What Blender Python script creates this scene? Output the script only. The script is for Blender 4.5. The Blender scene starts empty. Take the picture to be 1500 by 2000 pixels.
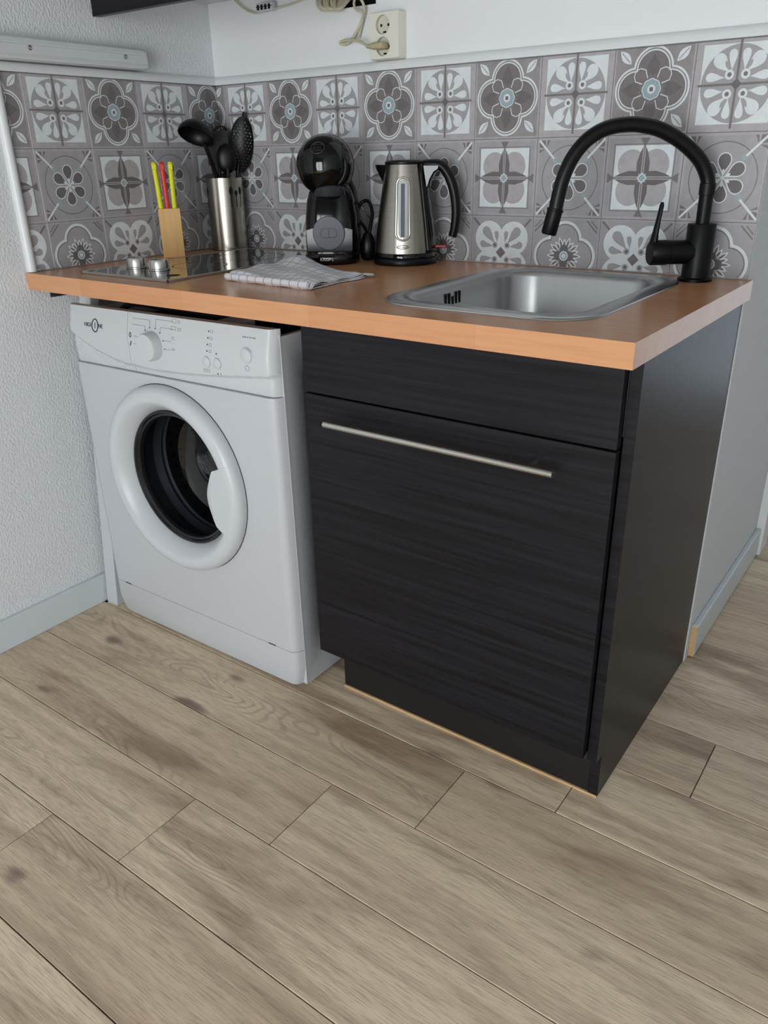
import bpy, bmesh, math, random
from mathutils import Vector, Matrix
random.seed(11)
D = bpy.data
SC = bpy.context.scene
COL = SC.collection
pi = math.pi

# ------------------------------------------------------------------ camera
def cam():
    yaw, pit, rol = 0.63379, 0.42710, -0.02022
    f = Vector((-math.sin(yaw)*math.cos(pit), math.cos(yaw)*math.cos(pit), -math.sin(pit)))
    r = Vector((math.cos(yaw), math.sin(yaw), 0)); u = r.cross(f)
    r2 = r*math.cos(rol)+u*math.sin(rol); u2 = -r*math.sin(rol)+u*math.cos(rol)
    c = D.cameras.new('camera'); o = D.objects.new('camera', c); COL.objects.link(o)
    m = Matrix((r2, u2, -f)).transposed().to_4x4(); m.translation = (1.73412, -1.64814, 1.09826)
    o.matrix_world = m
    c.sensor_fit = 'HORIZONTAL'; c.sensor_width = 36; c.lens = 36*1533.116/1500
    c.clip_start = 0.02
    SC.camera = o
cam()
# ------------------------------------------------------------------ light
W = D.worlds.new('World'); SC.world = W; W.use_nodes = True
W.node_tree.nodes['Background'].inputs[0].default_value = (0.80, 0.90, 1.0, 1)
W.node_tree.nodes['Background'].inputs[1].default_value = 1.0
def area(name, loc, rot, sx, sy, power, color):
    l = D.lights.new(name, 'AREA'); l.shape = 'RECTANGLE'; l.size = sx; l.size_y = sy; l.energy = power; l.color = color
    o = D.objects.new(name, l); COL.objects.link(o); o.location = loc; o.rotation_euler = rot
    return o
area('window_daylight', (1.60, -3.66, 0.88), (pi/2, 0, 0), 1.4, 1.66, 74, (0.93, 0.97, 1.0))
area('passage_daylight', (2.0, 1.86, 1.15), (-pi/2, 0, 0), 0.8, 2.0, 1.3, (0.70, 0.84, 1.0))
VS = SC.view_settings
VS.view_transform = 'Standard'; VS.look = 'None'; VS.gamma = 1.0; VS.use_curve_mapping = False
VS.exposure = 0.0

# ------------------------------------------------------------------ helpers: materials
def lin(c):
    return tuple(((v/255)/12.92 if v/255 <= .04045 else ((v/255+.055)/1.055)**2.4) for v in c)+(1,)
def mat(name, col, rough=.5, metal=0, spec=.5, coat=0, noise=None, bump=None, aniso=None, trans=0, ior=1.45, emit=None):
    """noise=(scale_vec, amount, col2)  bump=(scale_vec, strength, distance)"""
    m = D.materials.new(name); m.use_nodes = True
    nt = m.node_tree; b = nt.nodes['Principled BSDF']
    b.inputs['Base Color'].default_value = lin(col); b.inputs['Roughness'].default_value = rough
    b.inputs['Metallic'].default_value = metal; b.inputs['Specular IOR Level'].default_value = spec
    b.inputs['Coat Weight'].default_value = coat; b.inputs['Coat Roughness'].default_value = .08
    b.inputs['Transmission Weight'].default_value = trans; b.inputs['IOR'].default_value = ior
    tc = nt.nodes.new('ShaderNodeTexCoord')
    def nz(sv, detail=4, rough_=.6):
        mp = nt.nodes.new('ShaderNodeMapping'); mp.inputs['Scale'].default_value = sv
        nt.links.new(tc.outputs['Object'], mp.inputs['Vector'])
        n = nt.nodes.new('ShaderNodeTexNoise'); n.inputs['Scale'].default_value = 1; n.inputs['Detail'].default_value = detail
        n.inputs['Roughness'].default_value = rough_
        nt.links.new(mp.outputs[0], n.inputs['Vector']); return n.outputs['Fac']
    if noise:
        sv, amt, c2 = noise
        r = nt.nodes.new('ShaderNodeMapRange'); r.inputs[1].default_value = .35; r.inputs[2].default_value = .68
        r.inputs[4].default_value = amt
        nt.links.new(nz(sv), r.inputs[0])
        mx = nt.nodes.new('ShaderNodeMix'); mx.data_type = 'RGBA'
        mx.inputs['A'].default_value = lin(col); mx.inputs['B'].default_value = lin(c2)
        nt.links.new(r.outputs[0], mx.inputs['Factor']); nt.links.new(mx.outputs['Result'], b.inputs['Base Color'])
    if bump:
        sv, st, dist = bump
        bp = nt.nodes.new('ShaderNodeBump'); bp.inputs['Strength'].default_value = st; bp.inputs['Distance'].default_value = dist
        nt.links.new(nz(sv, 3), bp.inputs['Height']); nt.links.new(bp.outputs[0], b.inputs['Normal'])
    return m

def oak_material():
    m = D.materials.new('oak_laminate'); m.use_nodes = True; nt = m.node_tree; b = nt.nodes['Principled BSDF']
    L = nt.links; N = nt.nodes.new
    tc = N('ShaderNodeTexCoord'); oi = N('ShaderNodeObjectInfo')
    vm = N('ShaderNodeVectorMath'); vm.operation = 'SCALE'; vm.inputs[0].default_value = (37, 23, 51)
    L.new(oi.outputs['Random'], vm.inputs['Scale'])
    ad = N('ShaderNodeVectorMath'); ad.operation = 'ADD'; L.new(tc.outputs['Object'], ad.inputs[0]); L.new(vm.outputs[0], ad.inputs[1])
    def noise(sc, det, rg=.55, dist=0):
        mp = N('ShaderNodeMapping'); mp.inputs['Scale'].default_value = sc; L.new(ad.outputs[0], mp.inputs['Vector'])
        n = N('ShaderNodeTexNoise'); n.inputs['Scale'].default_value = 1; n.inputs['Detail'].default_value = det
        n.inputs['Roughness'].default_value = rg; n.inputs['Distortion'].default_value = dist
        L.new(mp.outputs[0], n.inputs['Vector']); return n.outputs['Fac']
    def mth(op, a, bb=None, clamp=False):
        x = N('ShaderNodeMath'); x.operation = op; x.use_clamp = clamp
        for i, v in enumerate((a, bb)):
            if v is None: continue
            if isinstance(v, (int, float)): x.inputs[i].default_value = v
            else: L.new(v, x.inputs[i])
        return x.outputs[0]
    def rng(v, a, c, lo=0, hi=1):
        r = N('ShaderNodeMapRange'); r.interpolation_type = 'SMOOTHSTEP'
        r.inputs[1].default_value = a; r.inputs[2].default_value = c; r.inputs[3].default_value = lo; r.inputs[4].default_value = hi
        L.new(v, r.inputs[0]); return r.outputs[0]
    def mix(fac, a, c):
        x = N('ShaderNodeMix'); x.data_type = 'RGBA'
        for s, v in (('A', a), ('B', c)):
            if isinstance(v, tuple): x.inputs[s].default_value = v
            else: L.new(v, x.inputs[s])
        if isinstance(fac, float): x.inputs['Factor'].default_value = fac
        else: L.new(fac, x.inputs['Factor'])
        return x.outputs['Result']
    big = noise((1.6, 9.0, 1), 2.0, .5, .35)
    rings = mth('SINE', mth('MULTIPLY', big, 165.0))
    ringm = rng(rings, .1, .95)
    zone = rng(noise((1.3, 9.0, 1), 2), .53, .68)
    patch = rng(noise((1.25, 8.0, 1), 5, .6, .5), .47, .70)
    fibre = rng(noise((24, 520, 1), 4, .65), .44, .70)
    fib2 = rng(noise((2.4, 40, 1), 5, .6), .42, .66)
    knot = rng(noise((5.5, 13, 1), 1, .4), .69, .78)
    tone = rng(oi.outputs['Random'], 0, 1)
    base = mix(tone, lin((242, 222, 192)), lin((218, 196, 168)))
    c = mix(mth('MULTIPLY', patch, .85), base, lin((142, 116, 95)))
    c = mix(mth('MULTIPLY', fib2, .36), c, lin((150, 123, 102)))
    c = mix(mth('MULTIPLY', fibre, .46), c, lin((128, 106, 89)))
    c = mix(mth('MULTIPLY', mth('MULTIPLY', ringm, zone), .34), c, lin((132, 112, 97)))
    c = mix(mth('MULTIPLY', knot, .75), c, lin((98, 80, 70)))
    L.new(c, b.inputs['Base Color'])
    L.new(rng(fibre, 0, 1, .42, .55), b.inputs['Roughness'])
    bp = N('ShaderNodeBump'); bp.inputs['Strength'].default_value = .12; bp.inputs['Distance'].default_value = .001; bp.invert = True
    L.new(fibre, bp.inputs['Height']); L.new(bp.outputs[0], b.inputs['Normal'])
    return m

def beech_material():
    m = D.materials.new('beech_worktop'); m.use_nodes = True; nt = m.node_tree; b = nt.nodes['Principled BSDF']
    L = nt.links; N = nt.nodes.new
    tc = N('ShaderNodeTexCoord')
    br = N('ShaderNodeTexBrick'); br.inputs['Scale'].default_value = 1
    br.inputs['Color1'].default_value = lin((208, 152, 108)); br.inputs['Color2'].default_value = lin((200, 142, 98))
    br.inputs['Mortar'].default_value = lin((190, 132, 90)); br.inputs['Mortar Size'].default_value = .0004
    br.inputs['Brick Width'].default_value = .32; br.inputs['Row Height'].default_value = .042; br.offset = .37; br.offset_frequency = 2
    br.inputs['Bias'].default_value = -.2
    L.new(tc.outputs['Object'], br.inputs['Vector'])
    mp = N('ShaderNodeMapping'); mp.inputs['Scale'].default_value = (9, 160, 160); L.new(tc.outputs['Object'], mp.inputs['Vector'])
    n = N('ShaderNodeTexNoise'); n.inputs['Scale'].default_value = 1; n.inputs['Detail'].default_value = 4; L.new(mp.outputs[0], n.inputs['Vector'])
    r = N('ShaderNodeMapRange'); r.inputs[1].default_value = .45; r.inputs[2].default_value = .75; r.inputs[4].default_value = .35; L.new(n.outputs['Fac'], r.inputs[0])
    mx = N('ShaderNodeMix'); mx.data_type = 'RGBA'; mx.inputs['B'].default_value = lin((176, 118, 80))
    L.new(br.outputs['Color'], mx.inputs['A']); L.new(r.outputs[0], mx.inputs['Factor']); L.new(mx.outputs['Result'], b.inputs['Base Color'])
    b.inputs['Roughness'].default_value = .24
    b.inputs['Specular IOR Level'].default_value = .6
    return m

MT = {}
def setup_materials():
    T = MT
    T['plaster_rough'] = mat('plaster_rough', (222, 225, 228), .75, bump=((190, 190, 130), .75, .004))
    T['plaster'] = mat('plaster_smooth', (228, 230, 231), .7, bump=((120, 120, 120), .18, .002))
    T['plaster_fine'] = mat('plaster_fine', (222, 224, 226), .75, bump=((300, 300, 300), .9, .004))
    T['plaster_grey'] = mat('plaster_grey', (165, 165, 163), .75)
    T['ceiling'] = mat('ceiling_paint', (150, 150, 148), .8)
    T['skirting'] = mat('skirting_paint', (205, 213, 216), .35)
    T['trim'] = mat('trim_gloss_paint', (225, 228, 229), .28)
    T['raw_wood'] = mat('raw_wood', (205, 172, 128), .7, noise=((40, 40, 300), .5, (170, 130, 90)))
    T['oak'] = oak_material(); T['beech'] = beech_material()
    T['underlay'] = mat('floor_underlay', (70, 58, 50), .9)
    T['beech_plain'] = mat('beech_block', (226, 182, 118), .5, noise=((160, 160, 8), .5, (205, 156, 92)))
    T['dark_wood'] = mat('blackbrown_foil', (33, 32, 37), .33, spec=.22, noise=((3, 3, 130), .9, (16, 15, 17)), bump=((5, 5, 170), .10, .001))
    T['dark_plain'] = mat('blackbrown_edge', (40, 39, 45), .4)
    T['plinth'] = mat('plinth_black', (20, 19, 20), .45)
    T['steel'] = mat('brushed_steel', (196, 196, 192), .30, 1, noise=((4, 4, 220), .35, (160, 160, 156)))
    T['sink_steel'] = mat('sink_steel', (190, 192, 192), .30, 1, noise=((220, 4, 4), .25, (170, 172, 172)))
    T['kettle_steel'] = mat('kettle_steel', (176, 170, 160), .27, 1, noise=((6, 6, 260), .3, (150, 144, 134)))
    T['chrome'] = mat('satin_nickel', (200, 198, 194), .28, 1)
    T['black_gloss'] = mat('black_gloss_plastic', (6, 6, 7), .08, coat=.1)
    T['black_satin'] = mat('black_satin_plastic', (8, 8, 9), .36, spec=.35)
    T['black_matt'] = mat('black_matt_metal', (7, 7, 8), .42, spec=.3)
    T['nylon'] = mat('black_nylon', (8, 8, 9), .38, spec=.35)
    T['grey_disc'] = mat('slate_plastic', (88, 92, 99), .45)
    T['grey_panel'] = mat('anthracite_plastic', (52, 54, 58), .3)
    T['shield'] = mat('smoked_plastic', (34, 36, 40), .14)
    T['glass_black'] = mat('ceramic_glass', (9, 9, 10), .035, coat=.6)
    T['white_enamel'] = mat('white_enamel', (187, 190, 194), .30)
    T['white_plastic'] = mat('white_plastic', (194, 198, 201), .32)
    T['grey_plastic'] = mat('light_grey_plastic', (196, 199, 203), .35)
    T['rubber'] = mat('grey_rubber', (58, 60, 64), .38)
    T['door_rim'] = mat('dark_bowl_rim', (24, 25, 28), .15)
    T['drum'] = mat('drum_steel', (96, 95, 95), .5, .5)
    T['black'] = mat('void_black', (8, 8, 8), .8)
    T['print'] = mat('print_dark', (62, 66, 70), .5)
    T['print_light'] = mat('print_grey', (135, 140, 144), .5)
    T['print_white'] = mat('print_white', (225, 225, 222), .5)
    T['emblem'] = mat('emblem_grey', (62, 62, 64), .3)
    T['ivory'] = mat('ivory_plastic', (226, 224, 212), .35)
    T['ivory_shade'] = mat('ivory_inner', (205, 202, 188), .4)
    T['cable'] = mat('old_cable', (196, 190, 164), .5)
    T['plug'] = mat('old_plug', (178, 170, 134), .5)
    T['alu_paint'] = mat('painted_rail', (208, 212, 213), .35)
    T['yellow'] = mat('yellow_handle', (226, 222, 22), .35)
    T['red'] = mat('red_handle', (214, 56, 52), .35)
    T['red_switch'] = mat('red_switch', (150, 40, 44), .3)
    T['gauge'] = mat('gauge_clear', (196, 204, 206), .1, spec=.6)
    T['cloth'] = None
    # printed tile colours
    nz = (55, 55, 55)
    T['t_bg'] = mat('tile_ground', (178, 173, 176), .24, noise=(nz, .55, (160, 155, 158)))
    T['t_bg2'] = mat('tile_ground_taupe', (154, 149, 149), .24, noise=(nz, .7, (134, 129, 129)))
    T['t_white'] = mat('tile_white', (222, 228, 230), .24, noise=(nz, .45, (202, 208, 212)))
    T['t_mid'] = mat('tile_mid_grey', (166, 164, 167), .24, noise=(nz, .5, (152, 149, 152)))
    T['t_dark'] = mat('tile_dark_grey', (112, 107, 107), .24, noise=(nz, .5, (98, 94, 94)))
    T['t_taupe'] = mat('tile_taupe', (126, 119, 119), .24, noise=(nz, .5, (112, 106, 106)))
    T['t_teal'] = mat('tile_teal', (150, 170, 176), .24, noise=(nz, .5, (164, 178, 182)))
setup_materials()
def door_glass():
    m = D.materials.new('smoked_door_glass'); m.use_nodes = True; nt = m.node_tree; nt.nodes.clear(); N = nt.nodes.new
    o = N('ShaderNodeOutputMaterial'); mx = N('ShaderNodeMixShader'); t = N('ShaderNodeBsdfTransparent'); g = N('ShaderNodeBsdfGlossy'); f = N('ShaderNodeValue')
    t.inputs[0].default_value = (.62, .65, .70, 1); g.inputs['Roughness'].default_value = .04; f.outputs[0].default_value = .075
    nt.links.new(f.outputs[0], mx.inputs[0]); nt.links.new(t.outputs[0], mx.inputs[1]); nt.links.new(g.outputs[0], mx.inputs[2]); nt.links.new(mx.outputs[0], o.inputs[0])
    return m
MT['bowl_glass'] = door_glass()

def checked_cloth():
    m = D.materials.new('checked_cotton'); m.use_nodes = True; nt = m.node_tree; b = nt.nodes['Principled BSDF']
    L = nt.links; N = nt.nodes.new
    uv = N('ShaderNodeUVMap'); uv.uv_map = 'weave'
    sp = N('ShaderNodeSeparateXYZ'); L.new(uv.outputs[0], sp.inputs[0])
    def line(o):
        fr = N('ShaderNodeMath'); fr.operation = 'FRACT'; L.new(o, fr.inputs[0])
        lt = N('ShaderNodeMath'); lt.operation = 'LESS_THAN'; lt.inputs[1].default_value = .085; L.new(fr.outputs[0], lt.inputs[0]); return lt.outputs[0]
    mx = N('ShaderNodeMath'); mx.operation = 'MAXIMUM'; L.new(line(sp.outputs[0]), mx.inputs[0]); L.new(line(sp.outputs[1]), mx.inputs[1])
    c = N('ShaderNodeMix'); c.data_type = 'RGBA'; c.inputs['A'].default_value = lin((232, 230, 234)); c.inputs['B'].default_value = lin((150, 152, 162))
    L.new(mx.outputs[0], c.inputs['Factor']); L.new(c.outputs['Result'], b.inputs['Base Color']); b.inputs['Roughness'].default_value = .9
    return m
MT['cloth'] = checked_cloth()

# ------------------------------------------------------------------ helpers: meshes
class MB:
    def __init__(s): s.v = []; s.f = []; s.mi = []
    def add(s, vs, fs, mi=0):
        k = len(s.v); s.v += [tuple(p) for p in vs]
        for f in fs: s.f.append(tuple(i+k for i in f)); s.mi.append(mi)
        return s
    def box(s, x0, x1, y0, y1, z0, z1, mi=0):
        v = [(x, y, z) for x in (x0, x1) for y in (y0, y1) for z in (z0, z1)]
        return s.add(v, [(0, 1, 3, 2), (4, 6, 7, 5), (0, 4, 5, 1), (2, 3, 7, 6), (0, 2, 6, 4), (1, 5, 7, 3)], mi)
    def loops(s, L, closed=True, cap0=False, cap1=False, mi=0):
        n = len(L[0]); vs = [p for l in L for p in l]; fs = []
        for i in range(len(L)-1):
            for j in range(n if closed else n-1):
                k = (j+1) % n; fs.append((i*n+j, i*n+k, (i+1)*n+k, (i+1)*n+j))
        if cap0: fs.append(tuple(range(n))[::-1])
        if cap1: fs.append(tuple(range((len(L)-1)*n, len(L)*n)))
        return s.add(vs, fs, mi)
    def lathe(s, prof, n=40, axis='z', c=(0, 0, 0), cap0=False, cap1=False, mi=0, sx=1, sy=1):
        L = []
        for r, h in prof:
            l = []
            for i in range(n):
                a = 2*pi*i/n; p, q = r*math.cos(a)*sx, r*math.sin(a)*sy
                if axis == 'z': l.append((c[0]+p, c[1]+q, c[2]+h))
                elif axis == 'y': l.append((c[0]+p, c[1]+h, c[2]+q))
                else: l.append((c[0]+h, c[1]+p, c[2]+q))
            L.append(l)
        return s.loops(L, True, cap0, cap1, mi)
    def tube(s, pts, r, n=10, closed=False, cap=True, mi=0, flat=1.0, up=None):
        P = [Vector(p) for p in pts]; m = len(P); L = []; N = None
        for i in range(m):
            if closed: t = (P[(i+1) % m]-P[i-1]).normalized()
            else: t = (P[min(i+1, m-1)]-P[max(i-1, 0)]).normalized()
            if N is None:
                ref = Vector(up) if up else (Vector((0, 0, 1)) if abs(t.z) < .9 else Vector((1, 0, 0)))
                N = (ref-t*ref.dot(t)).normalized()
            else: N = (N-t*N.dot(t)).normalized()
            B = t.cross(N); rr = r[i] if isinstance(r, (list, tuple)) else r
            L.append([P[i]+N*(rr*math.cos(2*pi*j/n))+B*(rr*flat*math.sin(2*pi*j/n)) for j in range(n)])
        if closed: L.append(L[0])
        return s.loops(L, True, cap and not closed, cap and not closed, mi)
    def prism(s, poly, a, b, plane='xz', mi=0):
        def P(p, h): return (p[0], h, p[1]) if plane == 'xz' else ((p[0], p[1], h) if plane == 'xy' else (h, p[0], p[1]))
        return s.loops([[P(p, a) for p in poly], [P(p, b) for p in poly]], True, True, True, mi)
    def move(s, M, start=0):
        s.v[start:] = [tuple(M @ Vector(p)) for p in s.v[start:]]; return s
    def build(s, name, m, parent=None, loc=None, smooth=40, bevel=0, seg=2, fix=True):
        me = D.meshes.new(name); me.from_pydata(s.v, [], s.f)
        ms = m if isinstance(m, (list, tuple)) else [m]
        for x in ms: me.materials.append(MT[x] if isinstance(x, str) else x)
        for i, p in enumerate(me.polygons): p.material_index = s.mi[i]
        if fix:
            bm = bmesh.new(); bm.from_mesh(me); bmesh.ops.remove_doubles(bm, verts=bm.verts, dist=1e-6)
            bmesh.ops.recalc_face_normals(bm, faces=bm.faces); bm.to_mesh(me); bm.free()
        if smooth:
            me.shade_smooth(); me.set_sharp_from_angle(angle=math.radians(smooth))
        o = D.objects.new(name, me); COL.objects.link(o)
        if parent: o.parent = parent
        if loc: o.location = loc
        if bevel:
            b = o.modifiers.new('bevel', 'BEVEL'); b.width = bevel; b.segments = seg; b.limit_method = 'ANGLE'; b.angle_limit = math.radians(40)
        return o
def tag(o, label, cat, group=None):
    o['label'] = label; o['category'] = cat
    if group: o['group'] = group
    return o
def struct(o): o['kind'] = 'structure'; return o
def empty(name, loc, rz=0, label=None, cat=None, group=None):
    o = D.objects.new(name, None); COL.objects.link(o); o.location = loc; o.rotation_euler = (0, 0, rz); o.empty_display_size = .05
    if label: tag(o, label, cat, group)
    return o
def rrect(x0, x1, y0, y1, r, n=8):
    out = []
    for cx, cy, a0 in ((x1-r, y1-r, 0), (x0+r, y1-r, pi/2), (x0+r, y0+r, pi), (x1-r, y0+r, 1.5*pi)):
        for i in range(n+1): a = a0+pi/2*i/n; out.append((cx+r*math.cos(a), cy+r*math.sin(a)))
    return out
def rect_ray(cx, cy, p, x0, x1, y0, y1):
    dx, dy = p[0]-cx, p[1]-cy; t = 1e9
    if dx > 1e-9: t = min(t, (x1-cx)/dx)
    if dx < -1e-9: t = min(t, (x0-cx)/dx)
    if dy > 1e-9: t = min(t, (y1-cy)/dy)
    if dy < -1e-9: t = min(t, (y0-cy)/dy)
    return (cx+dx*t, cy+dy*t)
def catmull(pts, n=8):
    P = [Vector(p) for p in pts]; P = [P[0]*2-P[1]]+P+[P[-1]*2-P[-2]]; out = []
    for i in range(1, len(P)-2):
        for k in range(n):
            t = k/n; a, b, c, d = P[i-1], P[i], P[i+1], P[i+2]
            out.append(.5*((2*b)+(c-a)*t+(2*a-5*b+4*c-d)*t*t+(3*b-a-3*c+d)*t**3))
    out.append(P[-2]); return out
def text_mesh(name, s, size, m, parent, M, extrude=.0002, bold=False):
    c = D.curves.new(name, 'FONT'); c.body = s; c.size = size; c.extrude = extrude; c.align_x = 'CENTER'; c.align_y = 'CENTER'
    if bold: c.offset = size*.006
    t = D.objects.new(name, c); COL.objects.link(t)
    dg = bpy.context.evaluated_depsgraph_get(); me = D.meshes.new_from_object(t.evaluated_get(dg))
    D.objects.remove(t); D.curves.remove(c)
    me.transform(M); me.materials.clear(); me.materials.append(MT[m])
    o = D.objects.new(name, me); COL.objects.link(o); o.parent = parent
    return o
def face_M(loc, right, up):
    r = Vector(right).normalized(); u = Vector(up).normalized(); n = r.cross(u)
    M = Matrix((r, u, n)).transposed().to_4x4(); M.translation = loc; return M
def lerp(tab, x):
    for (a, p), (b, q) in zip(tab, tab[1:]):
        if x <= b: return p+(q-p)*max(0, (x-a))/(b-a)
    return tab[-1][1]
def sstep(t): t = max(0, min(1, t)); return t*t*(3-2*t)

H = 0.8703          # worktop surface
WX = 1.391          # outside corner of the back wall
# ------------------------------------------------------------------ room
def room():
    # back wall with the cable opening near the top
    hx0, hx1, hz0, hz1 = .372, .529, 1.402, 1.50
    b = MB(); y0, y1 = 0, .1
    b.box(-.1, hx0, y0, y1, -.02, 2.6); b.box(hx1, WX-.002, y0, y1, -.02, 2.6)
    b.box(hx0, hx1, y0, y1, -.02, hz0); b.box(hx0, hx1, y0, y1, hz1, 2.6)
    wb = struct(b.build('wall_back', 'plaster', smooth=0))
    MB().box(hx0, hx1, .04, .1, hz0, hz1).build('cable_opening', 'black', wb, smooth=0)
    struct(MB().box(-.1, 0, -3.7, 0, -.02, 2.6).build('wall_left', 'plaster_rough', smooth=0))
    struct(MB().box(WX-.1, WX, .1, .66, -.02, 2.6).box(WX-.002, WX, 0, .1, -.02, 2.6).build('wall_right', 'plaster_fine', smooth=0))
    struct(MB().box(WX-.1, WX, .74, 1.8, -.02, 2.6).build('wall_passage', 'plaster', smooth=0))
    b = MB(); b.box(WX-.1, 1.6, 1.8, 1.9, -.02, 2.6); b.box(2.4, 2.6, 1.8, 1.9, -.02, 2.6); b.box(1.6, 2.4, 1.8, 1.9, -.02, .15); b.box(1.6, 2.4, 1.8, 1.9, 2.15, 2.6)
    struct(b.build('wall_far', 'plaster', smooth=0))
    struct(MB().box(2.5, 2.6, -3.7, 1.8, -.02, 2.6).build('wall_opposite', 'plaster', smooth=0))
    struct(MB().box(-.1, 2.6, -3.8, 1.9, 2.6, 2.7).build('ceiling', 'ceiling', smooth=0))
    # window wall behind the camera
    b = MB(); wx0, wx1, wz0, wz1 = .90, 2.30, .05, 1.71
    b.box(-.1, wx0, -3.7, -3.6, -.02, 2.6); b.box(wx1, 2.6, -3.7, -3.6, -.02, 2.6)
    b.box(wx0, wx1, -3.7, -3.6, -.02, wz0); b.box(wx0, wx1, -3.7, -3.6, wz1, 2.6)
    struct(b.build('wall_front', 'plaster_grey', smooth=0))
    b = MB(); t = .05
    b.box(wx0, wx0+t, -3.65, -3.6, wz0, wz1); b.box(wx1-t, wx1, -3.65, -3.6, wz0, wz1)
    b.box(wx0, wx1, -3.65, -3.6, wz0, wz0+t); b.box(wx0, wx1, -3.65, -3.6, wz1-t, wz1); b.box(1.57, 1.63, -3.65, -3.6, wz0, wz1)
    struct(b.build('window_1', 'trim', smooth=0))
    # skirting boards
    b = MB(); b.box(0, .0125, -3.6, -.56, 0, .080)
    struct(b.build('baseboard_left', 'skirting', smooth=0, bevel=.002))
    bb = struct(MB().box(WX, WX+.014, .022, .655, .004, .088).build('baseboard_right', 'skirting', smooth=0, bevel=.003))
    MB().box(WX+.0005, WX+.0135, .0208, .022, .005, .086).build('cut_end', 'raw_wood', bb, smooth=0)
    struct(MB().box(2.486, 2.5, -3.6, 1.8, 0, .08).build('baseboard_opposite', 'skirting', smooth=0, bevel=.003))
    # door casing on the passage side
    d = struct(MB().box(WX-.02, WX+.022, .655, .745, 0, 2.1).build('door_1', 'trim', smooth=0, bevel=.003))
    MB().box(WX-.03, WX+.006, .745, 1.55, .008, 2.06).build('door_leaf', 'trim', d, smooth=0)
    # quarter-round trims over the tiles
    def qr(p0, p1, inward, r=.019):
        b = MB(); prof = [(0, 0), (r, 0), (r*.92, r*.45), (r*.7, r*.8), (r*.35, r), (0, r*1.05)]
        L = [[(p[0]+inward[0]*a, p[1]+inward[1]*a, p[2]+h) for a, h in prof] for p in (p0, p1)]
        return b.loops(L, True, True, True)
    struct(qr((0, 0, 1.2705), (WX, 0, 1.2705), (0, -1)).build('trim_2', 'trim', smooth=50))
    struct(qr((0, -.626, 1.2705), (0, 0, 1.2705), (1, 0)).build('trim_3', 'trim', smooth=50))
    struct(qr((0, -2.2, 1.2705), (0, -.627, 1.2705), (1, 0), .017).build('trim_4', 'trim', smooth=50))
    b = MB(); b.lathe([(.011, H+.001), (.011, 1.2705)], 16, c=(.003, -.621, 0), cap1=True, cap0=True)
    struct(b.build('trim_5', 'trim', smooth=50))
room()

# ------------------------------------------------------------------ floor of planks
def floor():
    root = struct(MB().box(-.1, 2.6, -3.7, 1.9, -.03, -.009).build('floor', 'underlay', smooth=0))
    w = .1765; Lp = 1.32
    y_edge = -.604; xj0 = 1.1508; g = .0009
    for k in range(-19, 15):
        y0 = y_edge+(k-1)*w; y1 = y0+w          # k=0: row just in front of the cabinet plinth
        if y1 < -3.58: continue
        if y0 > 1.8: continue
        xj = xj0+k*.1895
        n0 = math.floor((0-xj)/Lp); xa = xj+n0*Lp
        while xa < 2.5:
            xb = xa+Lp; a = max(xa, .001); c = min(xb, 2.499); yb = y1
            if y0 > -.02: a = max(a, WX-.02)
            ya = max(y0, -3.6)
            if c-a > .02:
                cx, cy = (xa+xb)/2, (y0+y1)/2; e = .0008
                x0, x1, p0, p1 = a+g-cx, c-g-cx, ya+g-cy, min(yb, 1.8)-g-cy
                m = MB()
                m.loops([[(x0, p0, -.009), (x1, p0, -.009), (x1, p1, -.009), (x0, p1, -.009)],
                         [(x0, p0, -e), (x1, p0, -e), (x1, p1, -e), (x0, p1, -e)],
                         [(x0+e, p0+e, 0), (x1-e, p0+e, 0), (x1-e, p1-e, 0), (x0+e, p1-e, 0)]], True, True, True)
                m.build('plank', 'oak', root, loc=(cx, cy, 0), smooth=0, fix=False)
            xa = xb
floor()

# ------------------------------------------------------------------ printed tiles
def circ(cx, cy, r, n=24): return [(cx+r*math.cos(2*pi*i/n), cy+r*math.sin(2*pi*i/n)) for i in range(n)]
def tear(x0, y0, x1, y1, w, n=9):
    """drop from a point (x0,y0) to a round end at (x1,y1)"""
    dx, dy = x1-x0, y1-y0; l = math.hypot(dx, dy); dx /= l; dy /= l; L, R = [], []
    for i in range(n):
        t = i/(n-1); s = t*(l+w*.0); ww = w*math.sin(min(1, t*1.0)*pi/2)**1.6
        L.append((x0+dx*s-dy*ww, y0+dy*s+dx*ww)); R.append((x0+dx*s+dy*ww, y0+dy*s-dx*ww))
    a0 = math.atan2(dx, -dy); cap = [(x1+w*math.cos(a0-pi*i/8), y1+w*math.sin(a0-pi*i/8)) for i in range(1, 8)]
    return L+cap+R[::-1]
def leaf(x0, y0, x1, y1, w, n=8):
    dx, dy = x1-x0, y1-y0; l = math.hypot(dx, dy); dx /= l; dy /= l; L, R = [], []
    for i in range(n+1):
        t = i/n; ww = w*math.sin(pi*t)
        L.append((x0+dx*t*l-dy*ww, y0+dy*t*l+dx*ww))
        if 0 < i < n: R.append((x0+dx*t*l+dy*ww, y0+dy*t*l-dx*ww))
    return L+R[::-1]
def lobes(cs, r, n=72, grow=0):
    out = []
    for i in range(n):
        a = 2*pi*i/n; d = (math.cos(a), math.sin(a)); best = 0
        for cx, cy in cs:
            p = cx*d[0]+cy*d[1]; q = cx*cx+cy*cy-p*p; rr = r+grow
            if rr*rr >= q: best = max(best, p+math.sqrt(rr*rr-q))
        out.append((best*d[0], best*d[1]))
    return out
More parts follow.
